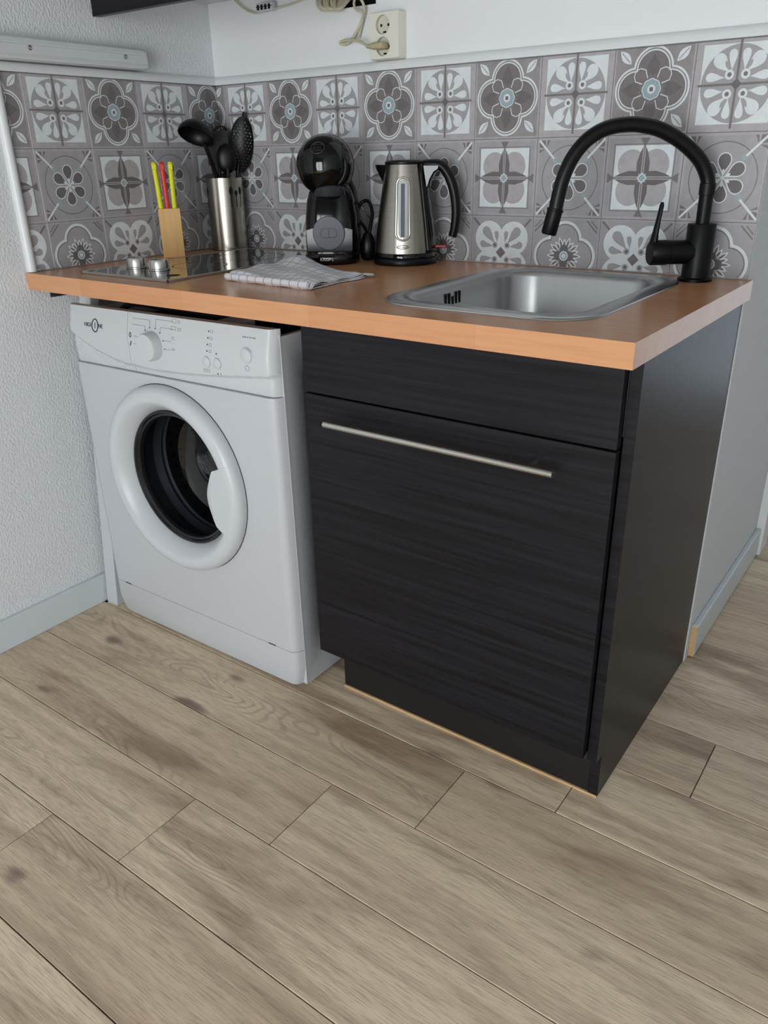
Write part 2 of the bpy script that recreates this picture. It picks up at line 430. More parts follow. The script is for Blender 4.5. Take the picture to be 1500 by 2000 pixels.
def stroke(pts, w, closed=True):
    n = len(pts); out = []; nn = []
    for i in range(n):
        a = pts[i-1] if closed or i else pts[0]; b = pts[(i+1) % n] if closed or i < n-1 else pts[-1]
        dx, dy = b[0]-a[0], b[1]-a[1]; l = math.hypot(dx, dy) or 1; nn.append((-dy/l*w/2, dx/l*w/2))
    for i in range(n if closed else n-1):
        j = (i+1) % n
        out.append([(pts[i][0]+nn[i][0], pts[i][1]+nn[i][1]), (pts[i][0]-nn[i][0], pts[i][1]-nn[i][1]),
                    (pts[j][0]-nn[j][0], pts[j][1]-nn[j][1]), (pts[j][0]+nn[j][0], pts[j][1]+nn[j][1])])
    return out
def bar(x0, y0, x1, y1, w): return stroke([(x0, y0), (x1, y1)], w, False)
def rec(x0, x1, y0, y1): return [(x0, y0), (x1, y0), (x1, y1), (x0, y1)]
def mirror4(p): return [p, [(-x, y) for x, y in p][::-1], [(x, -y) for x, y in p][::-1], [(-x, -y) for x, y in p]]
def rot(p, a): c, s = math.cos(a), math.sin(a); return [(x*c-y*s, x*s+y*c) for x, y in p]
K4 = [(0, 1), (1, 0), (0, -1), (-1, 0)]
def design(kind):
    """list of (colour, polygon) painted in order; tile spans -1..1"""
    o = []
    def A(c, *ps):
        o.append((c, list(ps)))
    if kind == 'flower':
        A('t_white', rec(-.83, .83, -.83, .83))
        A('t_mid', circ(0, 0, .815, 48))
        for p in (tear(.20, .24, .435, .505, .148), tear(.14, .26, .150, .625, .092), tear(.26, .14, .615, .165, .095)): A('t_white', *mirror4(p))
        A('t_mid', *mirror4(leaf(.24, .32, .30, .50, .03))); A('t_mid', *mirror4(leaf(.34, .24, .56, .30, .04)))
        A('t_white', *mirror4(circ(.18, .20, .105, 14))); A('t_taupe', *mirror4(circ(.18, .20, .05, 10)))
        A('t_taupe', *bar(-.88, 0, .88, 0, .05)); A('t_taupe', *bar(0, -.93, 0, .93, .05)); A('t_dark', [(.12, 0), (0, .12), (-.12, 0), (0, -.12)])
    elif kind == 'rosette':
        A('t_bg2', rec(-.95, .95, -.95, .95))
        cs = [(x*.44, y*.44) for x, y in K4]
        A('t_white', *stroke(lobes(cs, .47), .045)); A('t_taupe', lobes(cs, .405))
        A('t_white', *stroke(lobes(cs, .40), .03))
        ps = []
        for i in range(4):
            ps += [rot(q, i*pi/2) for q in (leaf(-.085, .30, -.10, .62, .065), leaf(.085, .30, .10, .62, .065))]
        A('t_dark', *ps); A('t_dark', *[rot(leaf(0, .28, 0, .76, .11), i*pi/2) for i in range(4)])
        ps = []
        for i in range(4):
            ps += [q for q in stroke(rot([(.12, .24), (.18, .42), (.30, .46), (.42, .42), (.46, .30), (.42, .18), (.24, .12)], i*pi/2), .022, False)]
        A('t_white', *ps)
        A('t_teal', lobes([(.12*math.cos(i*pi/4), .12*math.sin(i*pi/4)) for i in range(8)], .10))
        A('t_white', *stroke(lobes([(.12*math.cos(i*pi/4), .12*math.sin(i*pi/4)) for i in range(8)], .11), .02))
        A('t_white', circ(0, 0, .10, 18)); A('t_dark', rec(-.045, .045, -.045, .045))
        A('t_white', *mirror4(leaf(.56, .56, .86, .86, .10))); A('t_bg2', *[q for p in mirror4([(.6, .6), (.82, .82)]) for q in stroke(p, .02, False)])
    elif kind == 'circle':
        A('t_mid', rec(-.93, .93, -.93, .93))
        A('t_taupe', *stroke(circ(0, 0, .80, 56), .026))
        ps = []
        for s in range(4):
            ps += [rot(q, s*pi/2) for q in ([(.93, .62), (.93, .93), (.62, .93), (.70, .78), (.78, .70)],)]
        A('t_taupe', *ps)
        ps = []
        for s in range(4): ps += [rot(q, s*pi/2) for q in ([(.93, .70), (.93, .76), (.70, .73)], [(.70, .93), (.76, .93), (.73, .70)])]
        A('t_bg', *ps)
        A('t_teal', *[q for s in range(4) for q in [rot(circ(.43, .45, .065, 12), s*pi/2)]])
        A('t_white', *[rot(q, s*pi/2) for s in range(4) for q in bar(.48, .48, .93, .93, .055)])
        pet = [rot(tear(0, .08, 0, .40, .145)[:], pi/3*i) for i in range(6)]
        A('t_white', *[q for p in pet for q in stroke(p, .05)]); A('t_dark', *pet)
        A('t_white', *[rot(q, pi/3*i) for i in range(6) for q in bar(0, .035, 0, .2, .03)]); A('t_white', circ(0, 0, .04, 10)); A('t_white', *[rot(circ(0, .16, .03, 8), pi/3*i) for i in range(6)])
    elif kind == 'star':
        A('t_mid', rec(-.93, .93, -.93, .93)); A('t_white', rec(-.76, .76, -.76, .76))
        A('t_bg', lobes([(.31*x, .31*y) for x in (-1, 1) for y in (-1, 1)], .36, 96))
        A('t_taupe', *stroke(rec(-.79, .79, -.79, .79), .025))
        A('t_dark', *[rot(q, i*pi/2) for i in range(4) for q in ([(.03, .10), (.03, .74), (.10, .60), (.17, .36), (.16, .16), (.10, .10)], [(-.03, .74), (-.03, .10), (-.10, .10), (-.16, .16), (-.17, .36), (-.10, .60)])])
        A('t_bg', *[rot(q, i*pi/2) for i in range(4) for q in bar(0, .06, 0, .76, .075)])
        A('t_taupe', *[rot(q, i*pi/2) for i in range(4) for q in bar(0, .06, 0, .80, .03)]); A('t_taupe', *[rot([(-.12, .93), (0, .72), (.12, .93)], i*pi/2) for i in range(4)])
        A('t_white', [(.13, 0), (0, .13), (-.13, 0), (0, -.13)]); A('t_teal', [(.10, 0), (0, .10), (-.10, 0), (0, -.10)])
    elif kind == 'quatrefoil':
        A('t_mid', rec(-.96, .96, -.96, .96))
        A('t_taupe', *[rot(q, i*pi/2) for i in range(4) for q in (stroke([(.62, .93), (.93, .62)], .04, False)+stroke([(.74, .93), (.93, .74)], .03, False))])
        cs = [(x*.42, y*.42) for x, y in K4]
        A('t_white', lobes(cs, .50)); A('t_taupe', lobes(cs, .425)); A('t_mid', lobes(cs, .395))
        ps = [rot(leaf(0, .20, 0, .52 if i % 2 else .46, .055), i*pi/10) for i in range(20)]
        A('t_white', *ps); A('t_taupe', *[rot(leaf(0, .22, 0, .46 if i % 2 else .40, .03), i*pi/10) for i in range(20)])
        A('t_dark', lobes([(x*.17, y*.17) for x, y in K4], .13)); A('t_white', circ(0, 0, .13, 20)); A('t_teal', circ(0, 0, .10, 16)); A('t_white', circ(0, 0, .06, 12))
    else:   # butterfly
        A('t_mid', rec(-.96, .96, -.96, .96))
        A('t_taupe', *[q for p in mirror4([(.66, .66), (.93, .93)]) for q in stroke(p, .06, False)])
        A('t_white', lobes([(.40*x, .40*y) for x in (-1, 1) for y in (-1, 1)], .46, 96))
        ps = []
        for p in (tear(.18, .22, .50, .58, .13), tear(.12, .26, .16, .52, .07), tear(.26, .16, .60, .22, .10)): ps += mirror4(p)
        A('t_mid', *ps); ps = []
        for p in (leaf(.30, .24, .62, .36, .05), leaf(.22, .34, .30, .66, .045)): ps += mirror4(p)
        A('t_white', *ps)
        A('t_mid', *mirror4(circ(.2, .2, .085, 12))); A('t_dark', *mirror4(circ(.2, .2, .04, 8)))
        A('t_taupe', [(.16, 0), (0, .16), (-.16, 0), (0, -.16)])
    return o
def clip(poly, u0, u1, v0, v1):
    def cut(P, ax, val, keep_gt):
        out = []
        for i in range(len(P)):
            a, b = P[i-1], P[i]; ia = (a[ax] >= val) == keep_gt or a[ax] == val; ib = (b[ax] >= val) == keep_gt or b[ax] == val
            if ia != ib:
                t = (val-a[ax])/(b[ax]-a[ax]); out.append((a[0]+(b[0]-a[0])*t, a[1]+(b[1]-a[1])*t))
            if ib: out.append(b)
        return out
    for ax, val, gt in ((0, u0, True), (0, u1, False), (1, v0, True), (1, v1, False)):
        if not poly: return []
        poly = cut(poly, ax, val, gt)
    return poly if len(poly) > 2 else []
TCACHE = {}
TMATS = ['t_bg', 't_bg2', 't_white', 't_mid', 't_dark', 't_taupe', 't_teal']
def tile_mesh(kind, u0, u1, v0, v1, tw, th):
    key = (kind, round(u0, 3), round(u1, 3), round(v0, 3), round(v1, 3))
    if key in TCACHE: return TCACHE[key]
    hx, hz = tw/2, th/2; g = .0003; e = .0006; t = .004
    b = MB(); a0, a1, c0, c1 = u0*hx+g, u1*hx-g, v0*hz+g, v1*hz-g
    b.loops([[(a0, c0, -t), (a1, c0, -t), (a1, c1, -t), (a0, c1, -t)], [(a0, c0, -e), (a1, c0, -e), (a1, c1, -e), (a0, c1, -e)],
             [(a0+e, c0+e, 0), (a1-e, c0+e, 0), (a1-e, c1-e, 0), (a0+e, c1-e, 0)]], True, True, True)
    m = .008
    for i, (c, polys) in enumerate(design(kind)):
        z = .00006*(i+1)
        for p in polys:
            q = clip(p, u0+m, u1-m, v0+m, v1-m)
            if q:
                ar = sum(q[k-1][0]*q[k][1]-q[k][0]*q[k-1][1] for k in range(len(q)))
                if abs(ar) < 1e-5: continue
                if ar < 0: q = q[::-1]
                b.add([(x*hx, y*hz, z) for x, y in q], [tuple(range(len(q)))], TMATS.index(c))
    me = D.meshes.new('tile'); me.from_pydata(b.v, [], b.f)
    for x in TMATS: me.materials.append(MT[x])
    for i, p in enumerate(me.polygons): p.material_index = b.mi[i]
    TCACHE[key] = me; return me
def tiles():
    tw, th = .1508, .153; ob, ol = .0359, .1124
    rows = [(1.124, 1.124, 1.2700, ('flower', 'rosette')), (.971, .971, 1.124, ('circle', 'star')), (.818, H+.0015, .971, ('quatrefoil', 'butterfly'))]
    def side(name, u, v, n, at, cols, label, p0, p1):
        b = MB(); b.box(*p0, *p1, H+.001, 1.2702)
        root = tag(b.build(name, 't_taupe', smooth=0), label, 'backsplash')
        R = Matrix((u, v, n)).transposed().to_4x4()
        for s0, lo, hi, typ in cols:       # tile start, clip lo, clip hi along u
            for z0, zl, zh, kinds in rows:
                me = tile_mesh(kinds[typ], (lo-s0)/tw*2-1, (hi-s0)/tw*2-1, (zl-z0)/th*2-1, (zh-z0)/th*2-1, tw, th)
                o = D.objects.new('tile', me); COL.objects.link(o); o.parent = root
                M = R.copy(); M.translation = at(s0+tw/2, z0+th/2); o.matrix_basis = M
    cols = [(ob-tw, .0055, ob, 1)]+[(ob+k*tw, ob+k*tw, min(ob+(k+1)*tw, WX-.0005), k % 2) for k in range(9)]
    side('tiled_backsplash', Vector((1, 0, 0)), Vector((0, 0, 1)), Vector((0, -1, 0)), lambda s, z: (s, -.0052, z), cols,
         'long grey patterned tile backsplash on back wall behind kettle and faucet', (.002, WX-.0005), (-.0012, -.0002))
    cols = [(-ol, -ol, -.0055, 1)]+[(-ol-(k+1)*tw, max(-ol-(k+1)*tw, -.6095), -ol-k*tw, k % 2) for k in range(4)]
    side('tiled_backsplash', Vector((0, 1, 0)), Vector((0, 0, 1)), Vector((1, 0, 0)), lambda s, z: (.0052, s, z), cols,
         'short grey patterned tile backsplash on left wall behind the knife block', (.0002, .0012), (-.6095, -.002))
tiles()

# ------------------------------------------------------------------ worktop
def worktop():
    x0, x1, y0, y1, z0, z1 = .0015, 1.400, -.636, -.0005, .834, H
    hole = rrect(.935, 1.268, -.530, -.082, .07, 8); cx, cy = 1.10, -.31
    ang = lambda p: math.atan2(p[1]-cy, p[0]-cx)
    inn = list(hole)
    for c in ((x0, y0), (x1, y0), (x1, y1), (x0, y1)):      # make sure corner directions exist
        best = min(range(len(inn)), key=lambda i: abs((ang(inn[i])-ang(c)+pi) % (2*pi)-pi))
        a, b = inn[best], inn[(best+1) % len(inn)]
        da = (ang(c)-ang(a)+pi) % (2*pi)-pi
        if da < 0: b = a; a = inn[best-1]; pos = best
        else: pos = best+1
        lo, hi = 0., 1.
        for _ in range(40):
            t = (lo+hi)/2; q = (a[0]+(b[0]-a[0])*t, a[1]+(b[1]-a[1])*t)
            if ((ang(c)-ang(q)+pi) % (2*pi)-pi) > 0: lo = t
            else: hi = t
        inn.insert(pos, q)
    out = [rect_ray(cx, cy, p, x0, x1, y0, y1) for p in inn]
    P = lambda l, z: [(p[0], p[1], z) for p in l]
    b = MB(); b.loops([P(inn, z1), P(out, z1), P(out, z0), P(inn, z0), P(inn, z1)])
    o = b.build('worktop', 'beech', smooth=0, bevel=.0022)
    tag(o, 'orange beech worktop spanning the washing machine and dark cabinet', 'worktop')
    b = MB(); b.box(.050, .080, -.618, -.575, .829, .8338); b.box(.050, .053, -.618, -.575, .818, .8338); tag(b.build('angle_bracket', 'steel', smooth=0), 'small metal bracket under the left end of the worktop', 'bracket')
worktop()
def worktop_leg():
    b = MB(); L = [[(x, y+k, z) for x, y in ((.0185, -.600), (.062, -.600), (.062, -.575), (.0185, -.575))] for z, k in ((.0, 0), (.8335, .078))]
    b.loops(L, True, True, True)
    tag(b.build('support_post', 'white_plastic', smooth=0, bevel=.002), 'slim white support post between left wall and washing machine', 'post')
worktop_leg()

# ------------------------------------------------------------------ sink
def sink():
    cx, cy = 1.1015, -.306
    r = empty('inset_sink', (cx, cy, H), 0, 'stainless steel inset sink with rounded corners set in worktop', 'sink')
    def lp(x0, x1, y0, y1, rad, z, n=8): return [(p[0]-cx, p[1]-cy, z) for p in rrect(x0, x1, y0, y1, rad, n)]
    b = MB()
    b.loops([lp(.905, 1.298, -.562, -.050, .085, .0003), lp(.9055, 1.2975, -.5615, -.0505, .085, .0022), lp(.910, 1.293, -.557, -.055, .082, .0042),
             lp(.925, 1.278, -.540, -.071, .075, .0048), lp(.936, 1.267, -.528, -.082, .07, .0040), lp(.9405, 1.2625, -.5235, -.0865, .066, -.001),
             lp(.944, 1.259, -.520, -.090, .064, -.010), lp(.950, 1.253, -.514, -.096, .062, -.120), lp(.956, 1.247, -.508, -.102, .058, -.138),
             lp(.972, 1.231, -.492, -.118, .05, -.150), lp(1.02, 1.18, -.40, -.22, .05, -.1535)], True, False, True)
    b.build('bowl', 'sink_steel', r, smooth=50)
    for i, (z0, z1) in enumerate(((-.033, -.011), (-.033, -.011), (-.033, -.018), (-.033, -.011), (-.033, -.011))):
        y = -.366+i*.0125
        MB().box(.943-cx, .9464-cx, y-cy-.0023, y-cy+.0023, z0, z1).build('overflow_slot', 'black', r, smooth=0)
    b = MB(); b.lathe([(.044, -.1532), (.044, -.1515), (.036, -.1505), (.030, -.152), (.006, -.152)], 28, cap1=True); b.build('drain', 'chrome', r)
sink()

# ------------------------------------------------------------------ faucet
def faucet():
    r = empty('kitchen_faucet', (1.3085, -.0605, H+.0003), math.atan2(-.62, -.78), 'matt black kitchen faucet with flexible arched spout beside the sink', 'faucet')
    # local +x points along the spout
    b = MB(); b.lathe([(.031, 0), (.031, .004), (.028, .006), (.0255, .007), (.0255, .100), (.0245, .1015)], 32, cap0=True, cap1=True); b.build('body', 'black_matt', r)
    b = MB(); b.lathe([(.031, 0), (.031, .0045), (.0262, .0055)], 32, cap0=True); b.build('base_ring', 'black_satin', r)
    b = MB(); b.lathe([(.0125, .095), (.0125, .150), (.0142, .151), (.0142, .170), (.0130, .171)], 24, cap1=True); b.build('neck', 'black_matt', r)
    # arched hose : circle arc then slightly outward to the spray head
    pts = catmull([(0, 0, .150), (.0015, 0, .176), (.020, 0, .2075), (.054, 0, .236), (.094, 0, .257), (.127, 0, .2655), (.158, 0, .268), (.1945, 0, .2625), (.226, 0, .246), (.250, 0, .2185), (.2645, 0, .186), (.272, 0, .1525), (.2755, 0, .129)], 5)
    b = MB(); b.tube(pts, .0128, 16); b.build('flexible_spout', 'black_satin', r)
    b = MB(); n = len(b.v); b.lathe([(.0128, 0), (.0152, .001), (.0152, .004), (.0140, .005), (.0140, .043), (.0118, .046)], 24, cap0=True, cap1=True)
    q = Vector((0, 0, 1)).rotation_difference(Vector((.009, 0, -.040)).normalized()).to_matrix().to_4x4(); q.translation = (.2752, 0, .133); b.move(q)
    b.build('spray_head', 'black_matt', r)
    b = MB(); b.lathe([(.0215, .015), (.0215, .058), (.0205, .059), (.0205, .061), (.0225, .062), (.0225, .090), (.0200, .093)], 28, axis='x', c=(0, 0, .052), cap1=True)
    lv = b.build('lever', 'black_matt', r)
    b = MB(); b.tube([(.088, 0, .066), (.086, 0, .085), (.083, 0, .11), (.080, 0, .134), (.0795, 0, .140)], [.0075, .0055, .0042, .0038, .0025], 12, flat=1.5, up=(1, 0, 0)); b.build('lever_pin', 'black_matt', lv)
faucet()

# ------------------------------------------------------------------ hob
def hob():
    x0, x1, y0, y1 = .128, .418, -.580, -.060
    r = empty('ceramic_hob', ((x0+x1)/2, (y0+y1)/2, H), 0, 'black ceramic glass hob with steel frame set in the worktop', 'hob')
    w, d = (x1-x0)/2, (y1-y0)/2
    b = MB(); b.box(-w+.003, w-.003, -d+.003, d-.003, .0003, .0052); b.build('glass_plate', 'glass_black', r, smooth=0)
    for a in ((-w, w, -d, -d+.004), (-w, w, d-.004, d), (-w, -w+.004, -d, d), (w-.004, w, -d, d)):
        b = MB(); b.box(*a, .0002, .006); b.build('frame_strip', 'steel', r, smooth=0, bevel=.0008)
    for kx in (-.073, .004):
        b = MB(); b.lathe([(.0235, .0058), (.0235, .0085), (.0215, .0095), (.0215, .026), (.0200, .0285), (0.017, .029)], 32, cap0=True, cap1=True, c=(kx, .112-.275, 0))
        k = b.build('control_knob', 'chrome', r)
        b = MB(); b.box(kx-.0012, kx+.0012, .112-.275-.02, .112-.275-.004, .029, .0296); b.build('knob_mark', 'black_satin', k, smooth=0)
    b = MB(); b.lathe([(.014, .0053), (.014, .0056)], 24, c=(.098, -.205, 0), cap1=True); b.build('control_print', 'black', r)
    for cx, cy, q in ((0, .12, .083), (0.02, -.06, .063)):
        b = MB(); b.lathe([(q, .00525), (q-.0015, .00535), (q-.003, .00525)], 48, c=(cx, cy, 0)); b.build('cooking_zone', 'print', r)
hob()

# ------------------------------------------------------------------ base cabinet
def cabinet():
    r = empty('sink_cabinet', (1.07, -.30, 0), 0, 'black-brown sink base cabinet with long bar handle', 'cabinet')
    ox, oy = 1.07, -.30
    def bx(n, m, x0, x1, y0, y1, z0, z1, par=r, bev=.001): 
        b = MB(); b.box(x0-ox, x1-ox, y0-oy, y1-oy, z0, z1); return b.build(n, m, par, smooth=0, bevel=bev)
    # carcass as panels so the sink bowl hangs inside it
    bx('side_panel', 'dark_wood', .768, .784, -.553, -.002, .10, .8335)
    b = MB(); P = [(-.553, .100), (-.553, .8335), (-.002, .8335), (-.002, .0005), (-.527, .0005), (-.527, .100)]
    b.prism([(p[0]-oy, p[1]) for p in P], 1.3705-ox, 1.3885-ox, 'yz'); b.build('end_panel', 'dark_wood', r, smooth=0, bevel=.0008)
    bx('bottom_panel', 'dark_plain', .784, 1.3695, -.550, -.01, .10, .116)
    bx('back_panel', 'dark_plain', .784, 1.3695, -.012, -.004, .116, .62)
    bx('rail', 'dark_plain', .784, 1.3695, -.550, -.532, .71, .8335)
    bx('drawer_front', 'dark_wood', .7635, 1.3690, -.573, -.5545, .6965, .8300)
    d = bx('door', 'dark_wood', .7635, 1.3690, -.573, -.5545, .1150, .6930)
    bx('plinth', 'plinth', .789, 1.3700, -.5245, -.508, .0025, .100)
    bx('plinth_strip', 'raw_wood', .790, 1.388, -.5285, -.5245, .0, .0045, bev=0)
    b = MB(); z = .6535; b.tube([(.8385-ox, -.6085-oy, z), (1.2885-ox, -.6085-oy, z)], .0062, 18)
    h = b.build('handle', 'chrome', d)
    for x in (.886, 1.2445):
        b = MB(); b.tube([(x-ox, -.5732-oy, z), (x-ox, -.607-oy, z)], .0048, 14); b.build('handle_post', 'chrome', h)
cabinet()

# ------------------------------------------------------------------ washing machine
def washer():
    ox, oy = .41, -.33
    r = empty('washing_machine', (ox, oy, .0028), 0, 'white front-loading washing machine under the worktop with round door', 'washing machine')
    r.rotation_euler = (0, math.radians(-.5), 0)
    X0, X1 = -.32, .32
    def Y(y): return y-oy
    # body shell without front and without lid
    b = MB(); t = .012; yb, yf = Y(-.075), Y(-.586)
    b.box(X0, X0+t, yf, yb, .010, .786); b.box(X0+t, X1-t, yb-t, yb, .010, .786); b.box(X0+t, X1-t, yf, yb-t, .010, .018)
    b.build('body', 'white_enamel', r, smooth=0, bevel=.002)
    # right side sheet with the pressed recess
    b = MB(); ya, yc, za, zc = yf, yb, .010, .790; ir = rrect(Y(-.535), yb-.03, .09, .755, .05, 8); cy_, cz_ = (ya+yc)/2, .40
    outl = [rect_ray(cy_, cz_, p, ya, yc, za, zc) for p in ir]
    ir2 = rrect(Y(-.535)+.012, yb-.042, .102, .743, .042, 8)
    P = lambda l, x: [(x, p[0], p[1]) for p in l]
    corners = [(ya, za), (yc, za), (yc, zc), (ya, zc)]
    def snap(l):
        out = []
        for p in l:
            c = min(corners, key=lambda c: (c[0]-p[0])**2+(c[1]-p[1])**2)
            out.append(c if (c[0]-p[0])**2+(c[1]-p[1])**2 < .0012 else p)
        return out
    outl = snap(outl)
    b.loops([P(outl, X1-t), P(outl, X1), P(ir, X1), P(ir2, X1-.007)], True, False, True); b.build('side_sheet', 'white_enamel', r, smooth=30)
    b = MB(); b.box(X1-.006, X1+.0006, yf-.0012, yf+.0012, .012, .794); b.build('seam_strip', 'white_plastic', r, smooth=0)
    b = MB(); b.box(X0+t, X1-t, yf+.004, yb-t, .745, .752); b.build('inner_cover', 'black', r, smooth=0)
    b = MB(); b.box(-.30, .02, yf+.006, yf+.05, .765, .790); b.box(.10, .16, yf+.03, yf+.10, .752, .794); b.build('dispenser_box', 'grey_plastic', r, smooth=0, bevel=.003)
    b = MB(); b.tube(catmull([(-.25, yf+.06, .77), (-.2, yf+.07, .80), (-.1, yf+.08, .798), (0, yf+.1, .79), (.12, yf+.12, .775)]), .007, 8); b.build('inner_hose', 'black', r)
    # front sheet with the porthole
    cx, cz, rh = .408-ox, .4465, .188
    yF = Y(-.611); n = 64
    x0, x1, z0, z1 = X0+.022, X1-.022, .1035, .6755
    angs = sorted(set([2*pi*i/n for i in range(n)]+[math.atan2(z-cz, x-cx) % (2*pi) for x in (x0, x1) for z in (z0, z1)]))
    inn = [(cx+rh*math.cos(a), cz+rh*math.sin(a)) for a in angs]
    out = [rect_ray(cx, cz, p, x0, x1, z0, z1) for p in inn]
    P = lambda l, y: [(p[0], y, p[1]) for p in l]
    b = MB(); b.loops([P(inn, yF+.02), P(inn, yF), P(out, yF), P(out, yF+.02)])
    edge = [(.022, 0), (.016, .0012), (.009, .005), (.004, .011), (.0, .0245)]
    for s in (-1, 1):
        b.loops([[(s*(.32-e), yF+h, z0), (s*(.32-e), yF+h, z1)] for e, h in edge], False)
        b.add([(s*(.32-e), yF+h, z1) for e, h in edge]+[(s*.298, yF+.0245, z1)], [tuple(range(6))])
    b.build('front_sheet', 'white_enamel', r, smooth=45)
    # service flap at the bottom
    b = MB(); L = []
    for z, k, dy in ((.1025, 1, 0), (.055, 1, 0), (.028, .985, .003), (.009, .965, .008)):
        pr = [(-.32, .0245), (-.316, .011), (-.311, .005), (-.304, .0012), (-.298, 0), (.298, 0), (.304, .0012), (.311, .005), (.316, .011), (.32, .0245)]
        L.append([(x*k, yF+y+dy, z) for x, y in pr])
    b.loops(L, True, True, True); f = b.build('service_flap', 'white_enamel', r, smooth=45)
    for x in (-.27, .235): MB().box(x, x+.022, yF-.0006, yF+.004, .1022, .1052).build('flap_slot', 'rubber', f, smooth=0)
    # control panel : raised fascia above a sweeping curve
    cur = [(-.324, .752), (-.2865, .7326), (-.2315, .7123), (-.161, .6960), (-.116, .6905), (-.025, .6875), (.086, .6925), (.191, .7015), (.294, .7130), (.33, .717)]
    def surf(x, z):
        c = lerp(cur, x); s = sstep((z-c+.002)/.008)
        y = yF+.006-.008*s
        y += .012*sstep((z-.735)/.08)**1.3+.010*sstep((.70-z)/.05)*(1-s)*.6
        if x < -.11:                      # grip hollow in the drawer front
            g = c-.010-.018*math.sin(max(0, min(1, (x+.315)/.19))*pi)
            if z < c-.004: y += .004*sstep((z-g)/.006)
        e = max(0, abs(x)-.302)/.018
        y += .020*e*e
        return y
    def panel(name, xa, xb, nx):
        b = MB(); nz = 40; zt = .8045; L = []
        for i in range(nx+1):
            x = xa+(xb-xa)*i/nx; l = []
            for k in range(nz+1): z = .6765+(zt-.6765)*k/nz; l.append((x, surf(x, z), z))
            l += [(x, yF+.028, zt), (x, yF+.028, .6765)]; L.append(l)
        b.loops(L, True, True, True); return b.build(name, 'white_plastic', r, smooth=35)
    dr = panel('detergent_drawer', -.3195, -.1003, 60); cp = panel('control_panel', -.0993, .3195, 110)
    def on(x, z, d=.0006): return (x, surf(x, z)-d, z)
    # rotary knob, buttons
    def knob(name, x, z, rad, h, m='white_plastic'):
        b = MB(); y = surf(x, z); b.lathe([(rad*1.02, y+.004), (rad, y-h*.8), (rad*.93, y-h), (rad*.3, y-h-.0006)], 32, axis='y', c=(x, 0, z), cap1=True); return b.build(name, m, cp)
    knob('program_knob', -.018, .7425, .029, .021)
    for x, z in ((.143, .7285), (.1735, .7285)):
        knob('option_button', x, z, .0105, .0035)
        b = MB(); y = surf(x, z); b.lathe([(.0122, y-.0002), (.0112, y-.0008), (.0104, y-.0002)], 28, axis='y', c=(x, 0, z)); b.build('button_ring', 'grey_plastic', cp)
    x, z = .2545, .7525; knob('power_button', x, z, .0142, .0035)
    y = surf(x, z); b = MB(); b.lathe([(.0158, y-.0002), (.0148, y-.0008), (.0140, y-.0002)], 28, axis='y', c=(x, 0, z)); b.build('button_ring', 'grey_plastic', cp)
    # printed marks
    def dots(name, pts, rad, m):
        for x, z in pts: y = surf(x, z)-.0005; MB().lathe([(rad, y+.0008), (rad, y)], 10, axis='y', c=(x, 0, z), cap1=True).build(name, m, cp)
    kx, kz = -.018, .7425
    dots('program_dot', [(kx+.037*math.cos(a), kz+.037*math.sin(a)) for a in [math.radians(q) for q in (128, 104, 76, 50, 22, -4)]], .0016, 'print')
    dots('temperature_dot', [(.150-.0012*i, .7875-.0125*i) for i in range(4)]+[(.1725, .7475), (.1715, .7075)], .0017, 'print')
    b = MB()
    def ln(pts, w=.0005):
        b.tube([on(x, z, .0002) for x, z in pts], w, 5)
    for s, q in ((-1, 104), (-1, 128), (1, 76), (1, 50), (1, 22), (1, -4)):
        a = math.radians(q); px, pz = kx+.039*math.cos(a), kz+.039*math.sin(a)
        ztop = {104: .793, 128: .7805, 76: .7965, 50: .782, 22: pz, -4: pz}[q]
        xe = kx+(-.065 if s < 0 else (.062 if q > 40 else .058))
        ln([(px, pz), (px, ztop), (xe, ztop)] if abs(ztop-pz) > .001 else [(px+.002, pz), (xe, pz)])
    ln([(kx-.062, .7575), (kx-.046, .7565)]); ln([(kx-.062, .741), (kx-.046, .740)])
    b.build('program_line', 'print_light', cp)
    b = MB()
    for x, z, w, h in ((.048, .798, .012, .008), (.062, .797, .006, .005), (.046, .784, .014, .006), (.064, .783, .008, .005), (.046, .764, .006, .006), (.046, .742, .008, .003),
                       (.158, .7875, .006, .005), (.157, .775, .006, .005), (.156, .7625, .006, .005), (.155, .750, .006, .004), (.135, .7105, .006, .006), (.145, .7105, .008, .005), (.1795, .7075, .002, .005)):
        p = [on(x-w/2, z-h/2, .0002), on(x+w/2, z-h/2, .0002), on(x+w/2, z+h/2, .0002), on(x-w/2, z+h/2, .0002)]
        MB().tube(p, .0005, 5, closed=True).build('panel_symbol', 'print_light', cp)
    b = MB(); b.tube([on(.2545+.0052*math.cos(a), .729+.0052*math.sin(a), .0002) for a in [i*pi/8 for i in range(16)]], .0005, 5, closed=True)
    b.build('panel_symbol', 'print_light', cp)
    b = MB(); b.tube([on(kx-.072+.0025*math.cos(a), .7585+.005*math.sin(a), .0002) for a in [i*pi/6 for i in range(12)]], .0009, 5, closed=True)
    b.tube([on(kx-.075, .736, .0002), on(kx-.070, .7455, .0002)], .0012, 6); b.build('wash_symbol', 'print', cp)
    b = MB()
    for i, w in enumerate((.010, .003, .005, .009)): b.box(.242+[0, .0125, .018, .0255][i], .242+[0, .0125, .018, .0255][i]+w, surf(.26, .786)-.0005, surf(.26, .786)+.001, .785, .7875)
    b.build('model_print', 'print_light', cp, smooth=0)
    # brand on the drawer
    xm, zm = -.212, .7665; ys = surf(xm, zm)
    lean = Vector((0, (surf(xm, zm+.01)-surf(xm, zm-.01)), .02))
    def tx(s, dx, size, bold=False): return text_mesh('brand_lettering', s, size, 'print', dr, face_M((xm+dx, surf(xm+dx, zm)-.0006, zm), (1, 0, 0), lean), bold=bold)
